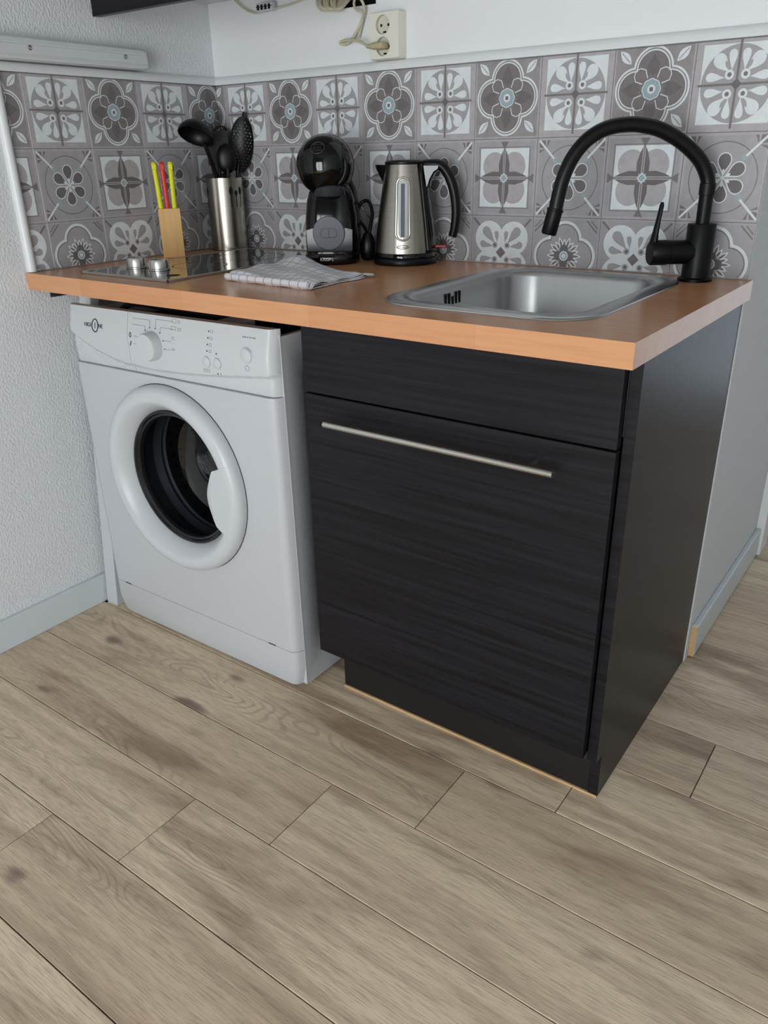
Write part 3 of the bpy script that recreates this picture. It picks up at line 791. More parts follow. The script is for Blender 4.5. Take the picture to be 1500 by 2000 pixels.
    tx('HIGH', -.0235, .0125, True); tx('NE', .0195, .0125, True); tx('1', 0, .018, True)
    b = MB(); b.tube([(xm+.0105*math.cos(a), surf(xm, zm+.0135*math.sin(a))-.0004, zm+.0135*math.sin(a)) for a in [i*pi/14 for i in range(28)]], .0013, 6, closed=True); b.build('brand_ring', 'print', dr)
    # door
    def lat(name, prof, m, par=r, n=64, **k):
        b = MB(); b.lathe([(q, Y(y)) for q, y in prof], n, axis='y', c=(cx, 0, cz), **k); return b.build(name, m, par, smooth=35)
    DP = [(.2150, -.6112), (.2150, -.622), (.2120, -.630), (.2060, -.6365), (.198, -.6395), (.192, -.6400), (.185, -.6392), (.1785, -.636), (.1635, -.617), (.1560, -.603), (.1545, -.592)]
    door = lat('door', DP, 'white_plastic')
    lat('door_shadow_gap', [(.2165, -.6105), (.2165, -.6122), (.213, -.6122)], 'rubber', door)
    lat('bowl_rim', [(.1570, -.6035), (.1545, -.6065), (.1500, -.6065), (.1475, -.602), (.1430, -.600), (.1405, -.594), (.1405, -.585)], 'door_rim', door)
    lat('glass_bowl', [(.1420, -.597), (.137, -.575), (.128, -.53), (.120, -.505), (.10, -.495), (.05, -.489), (.004, -.488)], 'bowl_glass', door, cap1=True)
    lat('door_seal', [(.152, -.600), (.165, -.585), (.158, -.560), (.162, -.545), (.152, -.530), (.160, -.515), (.175, -.512)], 'rubber')
    lat('drum', [(.158, -.520), (.154, -.514), (.158, -.508), (.175, -.500), (.232, -.490), (.240, -.47), (.240, -.20), (.22, -.185), (.02, -.185)], 'drum', cap1=True)
    # perforations in the drum wall
    b = MB()
    for i in range(11):
        for k in range(52):
            a = 2*pi*(k+.5*(i % 2))/52; y = -.455+i*.024; q = .2385
            px, pz = cx+q*math.cos(a), cz+q*math.sin(a); tx_, tz_ = -math.sin(a), math.cos(a); s = .0042
            b.add([(px+tx_*s*c1, Y(y)+s*c2, pz+tz_*s*c1) for c1, c2 in ((1, 0), (.5, .87), (-.5, .87), (-1, 0), (-.5, -.87), (.5, -.87))], [(0, 1, 2, 3, 4, 5)])
    p = b.build('drum_perforation', 'black', r, smooth=0); p['kind'] = 'stuff'
    for i in range(3):
        a = 2*pi*i/3+.3; b = MB(); L = []
        for y in (-.46, -.22):
            L.append([(cx+q*math.cos(a+w), Y(y), cz+q*math.sin(a+w)) for q, w in ((.239, -.14), (.205, -.05), (.196, 0), (.205, .05), (.239, .14))])
        b.loops(L, True, True, True); b.build('drum_paddle', 'drum', r, smooth=60)
    # handle segment covering the right of the ring
    a0, a1 = math.radians(-26), math.radians(21.5); L = []
    for i in range(25):
        t = i/24; a = a0+(a1-a0)*t; ri = .155-.034*math.sin(pi*t)**.8; sec = []
        for q, y in DP[1:7]: sec.append((q+.0010, y-.0012))
        sec += [(min(.185, ri+.02), -.6402), (ri+.004, -.6385), (ri, -.635), (ri, -.628), (ri+.006, -.622), (.19, -.622), (.2140, -.6118)]
        L.append([(cx+q*math.cos(a), Y(y), cz+q*math.sin(a)) for q, y in sec])
    b = MB(); b.loops(L, True, True, True); b.build('door_handle', 'white_plastic', door, smooth=40)
    for x in (-.27, .27):
        for y in (-.55, -.12):
            b = MB(); b.lathe([(.02, .0), (.02, .005), (.012, .006), (.012, .0098)], 16, c=(x, Y(y), 0), cap0=True, cap1=True); b.build('foot', 'rubber', r)
washer()

# ------------------------------------------------------------------ kettle
def kettle():
    r = empty('electric_kettle', (.664, -.0895, H+.0003), math.radians(20), 'brushed steel electric kettle with black handle near the coffee machine', 'kettle')
    # local +x : handle side
    b = MB(); b.lathe([(.0715, 0), (.0725, .003), (.0725, .011), (.070, .0145), (.060, .0150)], 48, cap0=True, cap1=True); b.build('power_base', 'black_satin', r)
    prof = [(.0655, .0162), (.0690, .017), (.0695, .026), (.0690, .032), (.0665, .050), (.0620, .085), (.0565, .120), (.0510, .155), (.0455, .188), (.0425, .208)]
    b = MB(); b.lathe([(.0655, .0155), (.0702, .0162), (.0702, .0250), (.0690, .0265)], 48, cap0=True); b.build('base_collar', 'black_gloss', r)
    b = MB(); b.lathe(prof[2:], 48, cap0=True, cap1=True); body = b.build('body', 'kettle_steel', r)
    b = MB(); b.lathe([(.0428, .2075), (.0435, .2090), (.0435, .2125), (.0410, .2150), (.030, .2165), (.004, .2170)], 40, cap1=True); b.build('lid', 'black_satin', r)
    # spout on the far side of the handle
    b = MB(); L = []
    for t, w, z0, z1 in ((.030, .024, .150, .207), (.046, .020, .165, .2072), (.058, .012, .185, .2074), (.066, .004, .200, .2076)):
        L.append([(-t, -w, z1), (-t, -w*.7, (z0+z1)/2), (-t, 0, z0), (-t, w*.7, (z0+z1)/2), (-t, w, z1)])
    b.loops(L, True, True, True); b.build('spout', 'black_satin', r, smooth=60)
    # black spine under the handle, follows the body
    b = MB(); L = []
    for q, z in prof[2:]:
        L.append([((q+.0016)*math.cos(a), (q+.0016)*math.sin(a), z) for a in [math.radians(s) for s in (-32, -22, -10, 0, 10, 22, 32)]])
    b.loops(L, False); o = b.build('spine', 'black_gloss', r, smooth=60)
    sm = o.modifiers.new('thick', 'SOLIDIFY'); sm.thickness = .003; sm.offset = 1
    # handle loop
    pts = catmull([(.036, 0, .2050), (.060, 0, .2070), (.083, 0, .2030), (.101, 0, .181), (.1125, 0, .150), (.1175, 0, .112), (.115, 0, .078), (.110, 0, .058)], 6)
    b = MB(); n = len(pts); b.tube(pts, [.0095+.0015*math.sin(pi*i/(n-1)) for i in range(n)], 14, flat=1.25, up=(0, 0, 1)); h = b.build('handle', 'black_satin', r)
    b = MB(); b.prism([(.040, .2075), (.082, .2070), (.080, .196), (.070, .190), (.0615, .176), (.0565, .160), (.050, .158), (.044, .19)], -.013, .013, 'xz'); b.build('handle_root', 'black_gloss', r, smooth=30, bevel=.003)
    b = MB(); b.box(.068, .098, -.006, .006, .034, .040); b.build('switch', 'red_switch', r, smooth=0, bevel=.002)
    # water gauge facing the camera
    ga = math.radians(-55-20-5); 
    def on(off, z, lift): 
        q = lerp([(zz, qq) for qq, zz in prof], z)+lift; a = ga+off/q; return (q*math.cos(a), q*math.sin(a), z)
    def stad(w, z0, z1, n=10):
        out = [(w*math.cos(pi*i/n), z1+w*math.sin(pi*i/n)) for i in range(n+1)]+[(-w*math.cos(pi*i/n), z0-w*math.sin(pi*i/n)) for i in range(n+1)]; return out
    out = []
    for u, z in stad(.0135, .068, .168): out.append(on(u*(1 if z > .1 else 1.15), z, .001))
    b = MB(); b.tube(out, .0024, 8, closed=True); b.build('gauge_frame', 'chrome', r)
    b = MB(); N = 14
    L = []
    for i in range(N+1):
        z = .060+(.176-.060)*i/N; w = .0098 if .066 < z < .17 else .006; L.append([on(w*s, z, .0012+.0016*(1-s*s)) for s in (-1, -.5, 0, .5, 1)])
    b.loops(L, False); b.build('water_gauge', 'gauge', r, smooth=60)
    b = MB(); L = []
    for z, w in ((.062, .004), (.10, .0045), (.17, .004)): L.append([on(w*s, z, .0031) for s in (-1, 0, 1)])
    b.loops(L, False); b.build('gauge_tube', 'grey_disc', r, smooth=60)
    pl = [on(u, z, .0008) for u, z in [(.0135*math.cos(a)*1.0, .0405+.0036*math.sin(a)) for a in [2*pi*i/24 for i in range(24)]]]
    b = MB(); b.tube(pl, .0007, 6, closed=True); b.build('name_plate', 'grey_panel', r)
    p = Vector(on(0, .0405, .0010)); t = Vector((-math.sin(ga), math.cos(ga), 0)); u = Vector(on(0, .05, 0))-Vector(on(0, .03, 0))
    text_mesh('plate_lettering', "De'Longhi", .0058, 'grey_panel', r, face_M(p, t, u))
kettle()

# ------------------------------------------------------------------ coffee machine
def coffee():
    r = empty('capsule_coffee_machine', (.500, -.150, H+.0003), math.radians(32), 'black capsule coffee machine with round head and grey disc', 'coffee machine')
    # local -y : front
    def sec(w, d0, d1, z, k=.030, n=6): return [(p[0], p[1], z) for p in rrect(-w, w, d0, d1, min(k, w*.95), n)]
    b = MB(); b.loops([sec(.060, -.070, .030, 0, .05), sec(.062, -.072, .030, .004, .05), sec(.062, -.072, .030, .020, .05), sec(.059, -.069, .030, .0245, .048)], True, True, True); base = b.build('drip_base', 'black_gloss', r, smooth=40)
    text_mesh('brand_lettering', 'KRUPS', .0105, 'print_white', base, face_M((-.006, -.0726, .0125), (1, 0, 0), (0, 0, 1)), bold=True)
    # body : tapering front column
    b = MB(); L = []
    for z, w, f, k in ((.0245, .0600, -.050, .035), (.06, .0600, -.050, .035), (.10, .0585, -.047, .034), (.135, .0545, -.042, .034), (.155, .048, -.036, .032), (.170, .040, -.030, .03)):
        L.append(sec(w, f, .045, z, k))
    b.loops(L, True, True, True); b.build('body', 'black_gloss', r, smooth=40)
    b = MB(); L = []
    for z, w, f, bk in ((.0, .057, .015, .085), (.05, .062, .015, .088), (.11, .061, .010, .085), (.16, .053, .005, .075), (.19, .040, .0, .06), (.205, .03, .0, .05)):
        L.append(sec(w, f, bk, z, .028))
    b.loops(L, True, True, True); b.build('water_tank', 'black_satin', r, smooth=40)
    # lower front shield and disc
    b = MB(); P = [(-.052, .028), (.052, .028), (.0535, .075), (.040, .079), (.0, .081), (-.040, .079), (-.0535, .075)]
    b.prism(P, -.0505, -.0535, 'xz'); b.build('front_shield', 'shield', r, smooth=30, bevel=.001)
    b = MB(); b.lathe([(.0365, -.050), (.0365, -.0575), (.035, -.0590), (.01, -.0592)], 48, axis='y', c=(-.001, 0, .068), cap1=True); dsc = b.build('disc', 'grey_disc', r)
    b = MB(); lo = [(-.001+p[0], -.0594, .068+p[1]) for p in rrect(-.0185, .0185, -.0095, .0095, .0090, 6)]; b.tube(lo, .0011, 6, closed=True); b.tube([(-.001, -.0594, .0585), (-.001, -.0594, .0775)], .0011, 6); b.build('disc_symbol', 'grey_panel', dsc)
    # nozzle collar
    b = MB(); b.lathe([(.030, .145), (.0325, .150), (.036, .163), (.030, .172)], 32, c=(0, -.030, 0), cap0=True); b.build('nozzle_collar', 'grey_panel', r)
    # round head
    b = MB(); hc = Vector((-.008, -.018, .2085)); R = .0640
    L = [(R*math.sin(pi*i/24), -R*.94*math.cos(pi*i/24)) for i in range(1, 24)]
    b.lathe(L, 48, axis='y', c=tuple(hc), cap0=True, cap1=True); hd = b.build('head', 'black_gloss', r, smooth=60)
    b = MB(); b.lathe([(R*.9, -.003), (R*1.012, -.002), (R*1.012, .002), (R*.9, .003)], 56, axis='y', c=(hc.x, hc.y+.012, hc.z)); b.build('head_seam', 'black_satin', hd)
    # lever groove on the right of the head
    pts = [hc+Vector((R*1.0*math.cos(a)*.80, -R*.60, R*math.sin(a)*.80)) for a in [math.radians(q) for q in range(-50, 22, 6)]]
    b = MB(); b.tube(pts, [.003]+[.0046]*(len(pts)-2)+[.003], 10); b.build('locking_lever', 'black_satin', hd)
    # emblem on the upper front of the head
    e = Vector((-.12, -.80, .55)).normalized(); ep = hc+Vector((e.x*R, e.y*R*.94, e.z*R))
    M = face_M(ep+e*.0004, Vector((1, -.15, 0)), e.cross(Vector((1, -.15, 0)).normalized()))
    b = MB(); b.tube([tuple(M @ Vector((.0155*math.cos(a), .0135*math.sin(a), -.0016))) for a in [i*pi/16 for i in range(32)]], .0008, 6, closed=True); b.build('emblem_ring', 'emblem', hd)
    for s, dy, sz in (('NESCAFÉ', .006, .0058), ('Dolce', .0, .0078), ('Gusto', -.0065, .0078)):
        text_mesh('emblem_lettering', s, sz, 'emblem', hd, M @ Matrix.Translation((0, dy, .0003)))
    # mains lead looped at the side
    b = MB(); b.tube(catmull([(.056, .04, .110), (.068, .045, .128), (.084, .040, .128), (.092, .030, .105), (.088, .02, .075), (.083, .015, .052)], 8), .0042, 10)
    b.tube(catmull([(.056, .045, .09), (.070, .042, .075), (.080, .03, .058), (.083, .017, .045)], 6), .0042, 10); b.build('power_cord', 'black_satin', r)
    b = MB(); b.lathe([(.008, .062), (.012, .056), (.0185, .040), (.0195, .022), (.017, .006), (.012, .001)], 20, c=(.0815, .015, 0), cap0=True, cap1=True, sy=.8); b.build('plug', 'black_satin', r)
coffee()

# ------------------------------------------------------------------ utensils in their holder
HX, HY = .0665, -.0655
def holder():
    r = empty('utensil_holder', (HX, HY, H+.0003), 0, 'cylindrical stainless steel utensil holder in the tiled corner', 'utensil holder')
    b = MB(); R, hh = .0475, .180
    b.lathe([(R-.0012, .004), (R, .001), (R, hh), (R-.0013, hh), (R-.0013, .004)], 56, cap0=False); b.lathe([(R-.001, .003)]*1+[(.002, .003)], 40, cap1=True); b.build('shell', 'kettle_steel', r)
    # spoon and fork shaped cut-outs (dark)
    def spoon(a0, kind):
        b = MB()
        def pt(u, z): a = a0+u/R; return ((R+.0003)*math.cos(a), (R+.0003)*math.sin(a), z)
        w = .0052 if kind == 'spoon' else .0046; zc = .148 if kind == 'spoon' else .143; hz = .010 if kind == 'spoon' else .007
        P = [(w*math.cos(2*pi*i/16), zc+hz*math.sin(2*pi*i/16)) for i in range(16)]
        b.add([pt(*p) for p in P], [tuple(range(16))]); b.add([pt(-.0012, .108), pt(.0012, .108), pt(.0012, zc), pt(-.0012, zc)], [(0, 1, 2, 3)]); b.build('cut_out', 'black', r, smooth=0)
    vdir = math.atan2(-1.648-HY, 1.734-HX)
    for da, k in ((18, 'spoon'), (36, 'fork'), (54, 'spoon'), (-72, 'spoon')): spoon(vdir+math.radians(da), k)
holder()
def frame_dirs():
    v = Vector((1.734-HX, -1.648-HY, 0)).normalized(); return Vector((-v.y, v.x, 0)), v      # image right, towards viewer
RR, VV = frame_dirs()
def hp(u, z, t=0): return Vector((HX, HY, H))+RR*u+VV*t+Vector((0, 0, z))
def utensils():
    g = 'cooking utensils in the steel holder'
    # ladle
    r = empty('ladle', tuple(hp(.012, .012)), 0, 'black nylon soup ladle leaning out to the left of the holder', 'ladle', g); o = Vector(r.location)
    def seg(pts, rad, flat=1, up=None):
        b = MB(); b.tube([p-o for p in catmull(pts, 6)], rad, 10, flat=flat, up=up); return b
    seg([hp(.014, .02, .005), hp(-.006, .11, .010), hp(-.020, .19, .022), hp(-.032, .235, .040), hp(-.040, .262, .05)], .0052, 1.6, tuple(RR)).build('handle', 'nylon', r)
    b = MB(); prof = [(.0455*math.sin(a), -.0455*math.cos(a)*.85) for a in [pi/2*i/10 for i in range(1, 11)]]
    inner = [(.0435*math.sin(a), -.0435*math.cos(a)*.84) for a in [pi/2*i/10 for i in range(10, 0, -1)]]
    b.lathe(prof+inner, 36, cap0=True, cap1=True)
    ax = (VV*.42-RR*.30-Vector((0, 0, .85))).normalized()
    q = Vector((0, 0, 1)).rotation_difference(ax).to_matrix().to_4x4(); q.translation = hp(-.060, .278, .056)-o; b.move(q); b.build('bowl', 'nylon', r, smooth=60)
    # skimmer with holes
    r = empty('skimmer', tuple(hp(.018, .012)), 0, 'black perforated skimmer rising at the right of the holder', 'skimmer', g); o = Vector(r.location)
    seg([hp(.012, .02, -.012), hp(.024, .10, -.012), hp(.034, .17, -.012), hp(.043, .215, -.012)], .0050, 1.5, tuple(RR)).build('handle', 'nylon', r)
    Zc = hp(.0545, .258, -.010); ex = (RR*.93+VV*.30-Vector((0, 0, .17))).normalized(); ez = Vector((.06*RR.x, .06*RR.y, 1)).normalized(); ez = (ez-ex*ez.dot(ex)).normalized(); ey = ex.cross(ez)
    A_, B_ = .0325, .068
    def inside(x, z): return (x/A_)**2+(z/B_)**2 < .66
    b = MB(); nu = 40; outer = [(A_*math.cos(2*pi*i/nu), B_*math.sin(2*pi*i/nu)) for i in range(nu)]
    # rim ring plus a lattice of bars leaves real holes
    W3 = lambda x, z, y=0: tuple(Zc-o+ex*x+ez*z+ey*(y+.010*((x/A_)**2+(z/B_)**2)-.005))
    ir = [(x*.84, z*.88) for x, z in outer]
    b.loops([[W3(*p, -.001) for p in outer], [W3(*p, .001) for p in outer], [W3(*p, .001) for p in ir], [W3(*p, -.001) for p in ir], [W3(*p, -.001) for p in outer]])
    b.build('rim', 'nylon', r, smooth=40)
    b = MB(); s = .0088; rad = .0025
    for i in range(-4, 5):
        for k in range(-8, 9):
            x, z = (i+.5*(k % 2))*s, k*s*.87
            if not inside(x*1.0, z*1.0) and (x/(A_*.9))**2+(z/(B_*.93))**2 > 1: continue
            hx = [(x+rad*math.cos(2*pi*j/6+pi/6), z+rad*math.sin(2*pi*j/6+pi/6)) for j in range(6)]
            ox = [(x+s*.577*math.cos(2*pi*j/6+pi/6), z+s*.577*math.sin(2*pi*j/6+pi/6)) for j in range(6)]
            b.loops([[W3(*p, -.0008) for p in hx], [W3(*p, -.0008) for p in ox], [W3(*p, .0008) for p in ox], [W3(*p, .0008) for p in hx], [W3(*p, -.0008) for p in hx]])
    b.build('perforated_blade', 'nylon', r, smooth=0)
    b = MB(); b.tube([Zc-o+ez*(B_-.002), Zc-o+ez*(B_+.010)], .006, 10, flat=.5); b.build('tip', 'nylon', r)
    # whisk
    r = empty('whisk', tuple(hp(.0, .012)), 0, 'black balloon whisk with thin wire loops among the utensils', 'whisk', g); o = Vector(r.location)
    seg([hp(.0, .02, -.012), hp(.002, .10, -.026), hp(.004, .19, -.040)], .0065).build('handle', 'nylon', r)
    for k in range(4):
        a = pi*k/4; b = MB(); pts = []
        for i in range(25):
            t = -1+2*i/24; w = .026*math.sin(pi*(1-abs(t))**.62) if abs(t) < 1 else 0; w = .026*math.cos(t*pi/2)**.0*(math.sin(pi*min(1, (1-abs(t))*.5+.0)) if True else 0)
            ww = .026*math.sin(pi*abs(t)**.9)*(1 if t > 0 else -1); z = .19+.115*(1-abs(t)**1.6)
            pts.append(hp(.004, z, -.042)+RR*(ww*math.cos(a))+VV*(ww*math.sin(a))-o)
        b.tube(pts, .0014, 6); b.build('wire_loop', 'nylon', r)
    # turner and spoon, mostly hidden
    r = empty('slotted_turner', tuple(hp(-.012, .012)), 0, 'black slotted turner standing behind the ladle', 'spatula', g); o = Vector(r.location)
    seg([hp(-.016, .02, -.005), hp(-.014, .10, -.006), hp(-.010, .18, -.006), hp(-.008, .215, -.006)], .005, 1.5, tuple(RR)).build('handle', 'nylon', r)
    b = MB()
    b.box(-.026, .031, -.001, .001, -.028, .034)
    b.box(-.026, .031, -.001, .001, -.04, -.028); b.box(-.026, .031, -.001, .001, .034, .042)
    q = Matrix((RR, VV, Vector((0, 0, 1)))).transposed().to_4x4(); q.translation = hp(-.010, .250, -.006)-o; b.move(q); b.build('blade', 'nylon', r, smooth=0)
    r = empty('serving_spoon', tuple(hp(.008, .012)), 0, 'black serving spoon standing upright in the middle of the holder', 'spoon', g); o = Vector(r.location)
    seg([hp(.006, .02, .016), hp(.008, .10, .018), hp(.010, .175, .020), hp(.012, .205, .020)], .0052, 1.5, tuple(RR)).build('handle', 'nylon', r)
    b = MB(); prof = [(math.sin(a), -math.cos(a)) for a in [pi/2*i/8 for i in range(1, 9)]]; L = []
    for s, d in prof: L.append([(.026*s*math.cos(2*pi*i/28), .012*d+.006, .036*s*math.sin(2*pi*i/28)) for i in range(28)])
    for s, d in prof[::-1]: L.append([(.0245*s*math.cos(2*pi*i/28), .0105*d+.006, .0345*s*math.sin(2*pi*i/28)) for i in range(28)])
    b.loops(L, True, True, True); q = Matrix((RR, -VV, Vector((0, 0, 1)))).transposed().to_4x4(); q.translation = hp(.012, .226, .022)-o; b.move(q); b.build('bowl', 'nylon', r, smooth=60)
utensils()

# ------------------------------------------------------------------ knife block
def knives():
    v = Vector((.76, -.65, 0)).normalized(); rt = Vector((-v.y, v.x, 0)); ang = math.atan2(rt.y, rt.x)
    fx, fy = .0905, -.2815
    r = empty('knife_block', (fx, fy, H+.0003), ang, 'pale beech knife block standing between hob and left tiles', 'knife block')
    w, d, h = .0265, .044, .1165
    b = MB(); b.box(-w, w, 0, d, 0, h); b.build('block', 'beech_plain', r, smooth=0, bevel=.0012)
    M = Matrix.Translation((fx, fy, H)) @ Matrix.Rotation(ang, 4, 'Z')
    for u, y, m, lean, lab in ((-.0185, .012, 'yellow', -.0045, 'yellow-handled kitchen knife at the left of the wooden block'), (-.0025, .016, 'red', -.002, 'red-handled kitchen knife in the middle of the wooden block'), (.0140, .011, 'yellow', .0015, 'yellow-handled kitchen knife at the right of the wooden block')):
        k = empty('kitchen_knife', tuple(M @ Vector((u, y, h+.0004))), ang, lab, 'knife', 'coloured knives in the wooden block')
        b = MB(); L = []
        for z, ww, dd in ((0, .0052, .0075), (.004, .0058, .008), (.05, .0056, .0085), (.085, .0056, .009), (.0985, .0058, .0105), (.1035, .0050, .009), (.1055, .003, .006)):
            L.append([(lean*z/.1+p[0], p[1], z) for p in rrect(-ww, ww, -dd, dd, min(ww, dd)*.8, 4)])
        b.loops(L, True, True, True); b.build('handle', m, k, smooth=50)
        b = MB(); b.box(-.0052+lean*.95, .0052+lean*.95, -.0112, -.0095, .088, .100); b.build('grip_end', m, k, smooth=0, bevel=.001)
knives()

# ------------------------------------------------------------------ tea towel
def towel():
    A_, B_, C_, E_ = Vector((.500, -.497, 0)), Vector((.737, -.511, 0)), Vector((.728, -.335, 0)), Vector((.448, -.245, 0))
    o = Vector((.60, -.40, 0)); r = empty('tea_towel', (o.x, o.y, H+.0004), math.radians(0), 'white tea towel with grey check, folded on the worktop', 'towel')
    def sheet(name, zf, thick, ins, uvs, seed, nu=48, nv=36):
        me = D.meshes.new(name); vs, fs, uv = [], [], []
        for j in range(nv+1):
            for i in range(nu+1):
                u, v = i/nu, j/nv; u2, v2 = ins+(1-2*ins)*u, ins*.3+(1-1.3*ins)*v
                p = (A_*(1-u2)+B_*u2)*(1-v2)+(E_*(1-u2)+C_*u2)*v2
                wob = .004*math.sin(7*v+seed)+.003*math.sin(11*v+2*seed)
                p = p+Vector((wob*(1 if u > .5 else .6), .006*math.sin(5*u+seed)*(v), 0))
                vs.append((p.x-o.x, p.y-o.y, zf(u, v))); uv.append((u*uvs[0]+.15, v*uvs[1]+.1))
        for j in range(nv):
            for i in range(nu): k = j*(nu+1)+i; fs.append((k, k+1, k+nu+2, k+nu+1))
        me.from_pydata(vs, [], fs); l = me.uv_layers.new(name='weave')
        for lp in me.loops: l.data[lp.index].uv = uv[lp.vertex_index]
        me.materials.append(MT['cloth']); me.shade_smooth()
        ob = D.objects.new(name, me); COL.objects.link(ob); ob.parent = r
        s = ob.modifiers.new('thick', 'SOLIDIFY'); s.thickness = thick; s.offset = -1
        return ob
    def edge(u, v, h): return h*min(1, (max(0, min(u, 1-u))/.03))**.5 if False else h
    def ztop(u, v):
        h = .0145-.004*v
        f = sstep(v/.05)                                     # rolled front fold
        h = h*math.sqrt(max(0.02, 1-(1-min(1, v/.06))**2))
        h += .0022*math.sin(9*u+4*v)*f+.0018*math.sin(15*v+5*u)*f
        h += .016*math.exp(-((u-.18)**2/.03+(v-.93)**2/.03))            # raised back corner
        h += .006*math.exp(-((u-.55)**2/.02+(v-.6)**2/.05))
        h -= .003*sstep((u-.9)/.1)
        return max(h, .004)
    sheet('top_layer', ztop, .0016, .0, (10, 9), .6)
    sheet('middle_layer', lambda u, v: max(.0025, ztop(u, v)*.55), .0016, .012, (10, 9), 1.4)
    sheet('bottom_layer', lambda u, v: .0020+.0005*math.sin(20*u), .0016, -.008, (10, 9), 2.3)
    # front roll closing the fold
    b = MB(); P = []
    L = []
    for i in range(41):
        u = i/40; p = A_*(1-u)+B_*u-o; z = .0076; l = []
        for k in range(13):
            a = pi/2+pi*k/12; l.append((p.x, p.y+.0065*math.cos(a)+.0016, z+.0068*math.sin(a)))
        L.append(l)
    b.loops(L, False); me_o = b.build('front_fold', MT['cloth'], r, smooth=80, fix=False)
    l = me_o.data.uv_layers.new(name='weave')
    for lp in me_o.data.loops: i, k = divmod(lp.vertex_index, 13); l.data[lp.index].uv = (i/40*10+.15, .12+.7*k/12)
    s = me_o.modifiers.new('thick', 'SOLIDIFY'); s.thickness = .0014
    b = MB(); b.tube(catmull([C_-o+Vector((-.03, -.005, .007)), C_-o+Vector((.002, .004, .007)), C_-o+Vector((.016, .012, .006)), C_-o+Vector((.004, .012, .004)), C_-o+Vector((-.02, .006, .005))], 6), .0022, 8, flat=1.6); t = b.build('hanging_loop', 'white_plastic', r)
towel()

# ------------------------------------------------------------------ on the walls
def wall_rail():
    r = empty('knife_rail', (0, -.50, 1.2905), 0, 'white painted metal rail screwed to the left wall above trim', 'wall rail')
    o = (-.50, 1.2905)
    P = [(.0, .0), (.026, .0), (.030, .003), (.030, .0085), (.0285, .0095), (.0285, .0115), (.030, .0125), (.030, .030), (.0285, .031), (.0285, .0335), (.030, .0345), (.029, .041), (.025, .0455), (0, .0455)]
    b = MB(); L = []
    for y, k in ((-.90, 1), (-.252, 1), (-.2405, .82)):
        L.append([(x, y-o[0], .02275+(z-.02275)*k) for x, z in P])
    b.loops(L, True, True, True); b.build('profile', 'alu_paint', r, smooth=25)
    for y in (-.545, -.303):
        b = MB(); b.lathe([(.0048, .0298), (.0048, .0315), (.003, .0325), (.001, .0325)], 14, axis='x', c=(0, y-o[0], .0245), cap1=True); b.build('screw', 'steel', r)
wall_rail()
def socket():
    cx, cz = .5695, 1.3355; r = empty('double_socket', (cx, 0, cz), 0, 'ivory double wall socket above the backsplash', 'wall socket')
    hw, hh = .0405, .0450
    P = rrect(-hw, hw, -hh, hh, .004, 4)
    b = MB(); b.loops([[(x, -.0003, z) for x, z in P], [(x, -.026, z) for x, z in P], [(x*.97, -.030, z*.97) for x, z in P]], True, True, False)
    # front with two round wells
    b.build('housing', 'ivory', r, smooth=40)
    b = MB()
    for zc, z0, z1 in ((.0205, 0, hh*.97), (-.0205, -hh*.97, 0)):
        n = 32; x0, x1 = -hw*.97, hw*.97; c0 = (-.002, zc); rad = .0186
        an = sorted(set([2*pi*i/n for i in range(n)]+[math.atan2(z-c0[1], x-c0[0]) % (2*pi) for x in (x0, x1) for z in (z0, z1)]))
        inn = [(c0[0]+rad*math.cos(a), c0[1]+rad*math.sin(a)) for a in an]; out = [rect_ray(c0[0], c0[1], p, x0, x1, z0, z1) for p in inn]
        b.loops([[(x, -.030, z) for x, z in out], [(x, -.030, z) for x, z in inn]])
    b.build('front_plate', 'ivory', r, smooth=0)
    for zc in (.0205, -.0205):
        b = MB(); b.lathe([(.0186, -.030), (.0182, -.0215), (.004, -.0213)], 32, axis='y', c=(-.002, 0, zc), cap1=True); w = b.build('socket_well', 'ivory_shade', r, smooth=30)
        b = MB()
        for dx in (-.0095, .0095): b.lathe([(.0030, -.0216), (.0030, -.0212)], 14, axis='y', c=(-.002+dx, 0, zc), cap0=True)
        b.box(-.006, .002, -.0222, -.0212, zc-.0150, zc-.0115); b.build('contact_hole', 'black', w, smooth=0)
    # plug and its cable
    p = empty('mains_plug', (cx-.002, -.0185, cz-.0205), 0, 'old cream plug with its looping cable in the lower socket', 'plug')
    b = MB(); b.loops([[(-.012, -.004, -.006), (.012, -.004, -.006), (.012, -.004, .006), (-.012, -.004, .006)], [(-.014, -.03, -.007), (.013, -.03, -.007), (.013, -.03, .007), (-.014, -.03, .007)], [(-.020, -.036, -.005), (.010, -.036, -.006), (.010, -.036, .006), (-.020, -.036, .005)]], True, True, True)
    b.build('plug_body', 'plug', p, smooth=30, bevel=.003)
    b = MB(); b.tube([(-.016, -.030, 0), (-.030, -.030, .001)], [.0055, .004], 10); b.build('strain_relief', 'plug', p)
    O = Vector((cx-.002, -.0185, cz-.0205)); W3 = lambda x, y, z: Vector((x, y, z))-O
    path = [(.539, -.048, 1.3145), (.522, -.042, 1.324), (.500, -.034, 1.331), (.470, -.024, 1.3355), (.446, -.018, 1.336), (.437, -.016, 1.333), (.443, -.012, 1.330), (.462, -.012, 1.334), (.478, -.014, 1.346), (.493, -.014, 1.362), (.505, -.014, 1.384), (.508, -.018, 1.400), (.502, -.020, 1.412), (.49, -.010, 1.425), (.48, .03, 1.44)]
    b = MB(); b.tube(catmull([W3(*q) for q in path], 6), .0031, 8); b.build('cable', 'cable', p)
    b = MB(); b.tube(catmull([W3(*q) for q in [(.484, -.008, 1.341), (.494, -.010, 1.361), (.506, -.020, 1.385), (.490, -.022, 1.392), (.482, -.018, 1.408), (.490, -.010, 1.425), (.49, .03, 1.44)]], 6), .0029, 8); b.build('cable', 'cable', p)
socket()
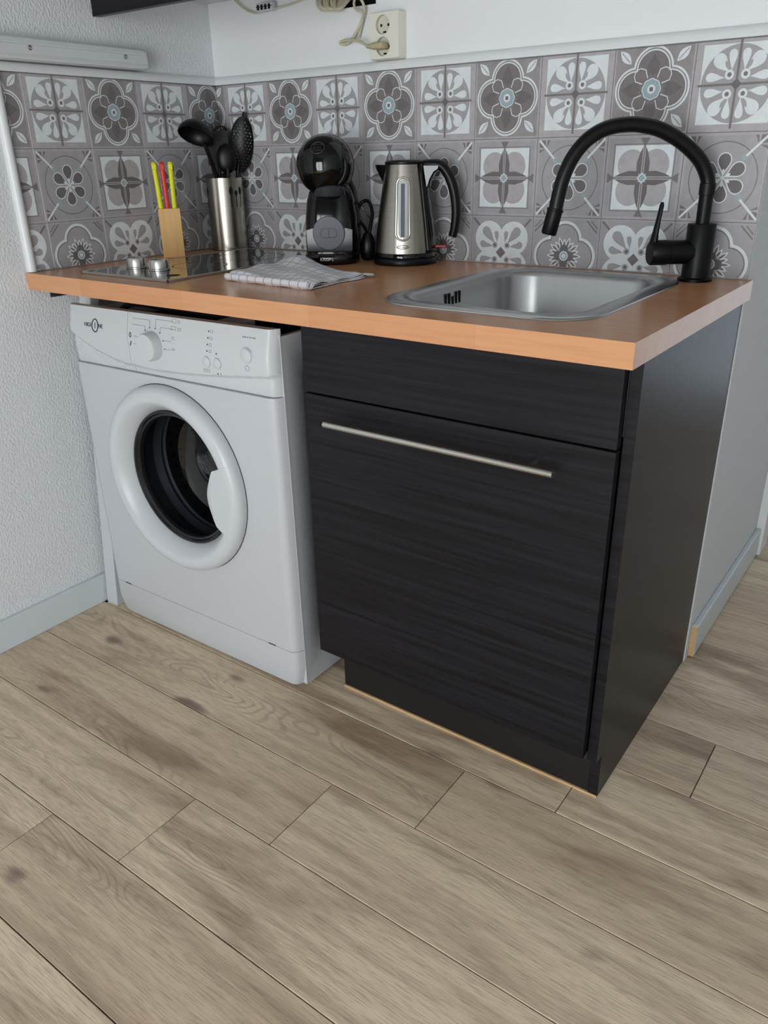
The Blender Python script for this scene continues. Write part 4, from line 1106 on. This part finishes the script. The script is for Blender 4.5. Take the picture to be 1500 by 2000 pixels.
def loose_wires():
    r = empty('hanging_cable', (.22, -.012, 1.42), 0, 'sagging thin cable with terminal block above the tiled corner', 'cable'); o = Vector(r.location)
    b = MB(); b.tube(catmull([Vector(q)-o for q in [(.085, -.010, 1.485), (.108, -.012, 1.452), (.140, -.014, 1.429), (.175, -.016, 1.417), (.205, -.016, 1.417), (.245, -.014, 1.420), (.29, -.012, 1.424), (.33, -.010, 1.430), (.375, .0, 1.438), (.40, .03, 1.45)]], 6), .0022, 8); b.build('wire', 'cable', r)
    b = MB(); q0 = Vector((.19, -.018, 1.4255))-o
    b.box(q0.x, q0.x+.052, q0.y-.008, q0.y+.006, q0.z-.010, q0.z+.008); t = b.build('terminal_block', 'grey_plastic', r, smooth=0, bevel=.002)
    b = MB()
    for i in range(4): b.box(q0.x+.004+i*.012, q0.x+.011+i*.012, q0.y-.0088, q0.y-.0078, q0.z-.0065, q0.z+.0045)
    b.box(q0.x, q0.x+.052, q0.y-.0085, q0.y-.0078, q0.z-.0010, q0.z+.0006); b.build('terminal_slot', 'black', t, smooth=0)
    r = empty('cable_bundle', (.405, -.02, 1.41), 0, 'bundle of old cream cables bunched at the wall opening', 'cable bundle'); o = Vector(r.location)
    for i in range(6):
        a = i*.011; b = MB()
        b.tube(catmull([Vector(q)-o for q in [(.385+a, .03, 1.445), (.378+a*.9, -.012, 1.430-a*.15), (.384+a, -.026-.004*(i % 2), 1.412-a*.25), (.402+a*.85, -.028, 1.400-.0005*i), (.420+a*.6, -.018, 1.405), (.43+a*.5, .0, 1.42), (.44+a*.4, .03, 1.44)]], 6), .0042, 8); b.build('cable_loop', 'cable', r)
    b = MB()
    for i in range(3): b.tube(catmull([Vector(q)-o for q in [(.45+i*.02, .03, 1.45), (.46+i*.018, -.004, 1.425-i*.003), (.475+i*.018, -.002, 1.416), (.49+i*.012, .03, 1.44)]], 6), .003, 8)
    b.build('dark_cable', 'print', r)
loose_wires()
def upper_cabinet():
    r = empty('wall_cabinet', (.31, -.0, 1.45), 0, 'dark-fronted wall cabinet with pale underside hanging above the corner', 'wall cabinet'); ox, oz = .31, 1.45
    b = MB(); b.box(.002-ox, .60-ox, -.336, -.001, 1.4545-oz, 2.15-oz); b.build('body', 'white_plastic', r, smooth=0)
    b = MB(); b.box(.002-ox, .60-ox, -.356, -.3375, 1.392-oz, 2.16-oz); b.build('front', 'dark_wood', r, smooth=0, bevel=.001)
upper_cabinet()
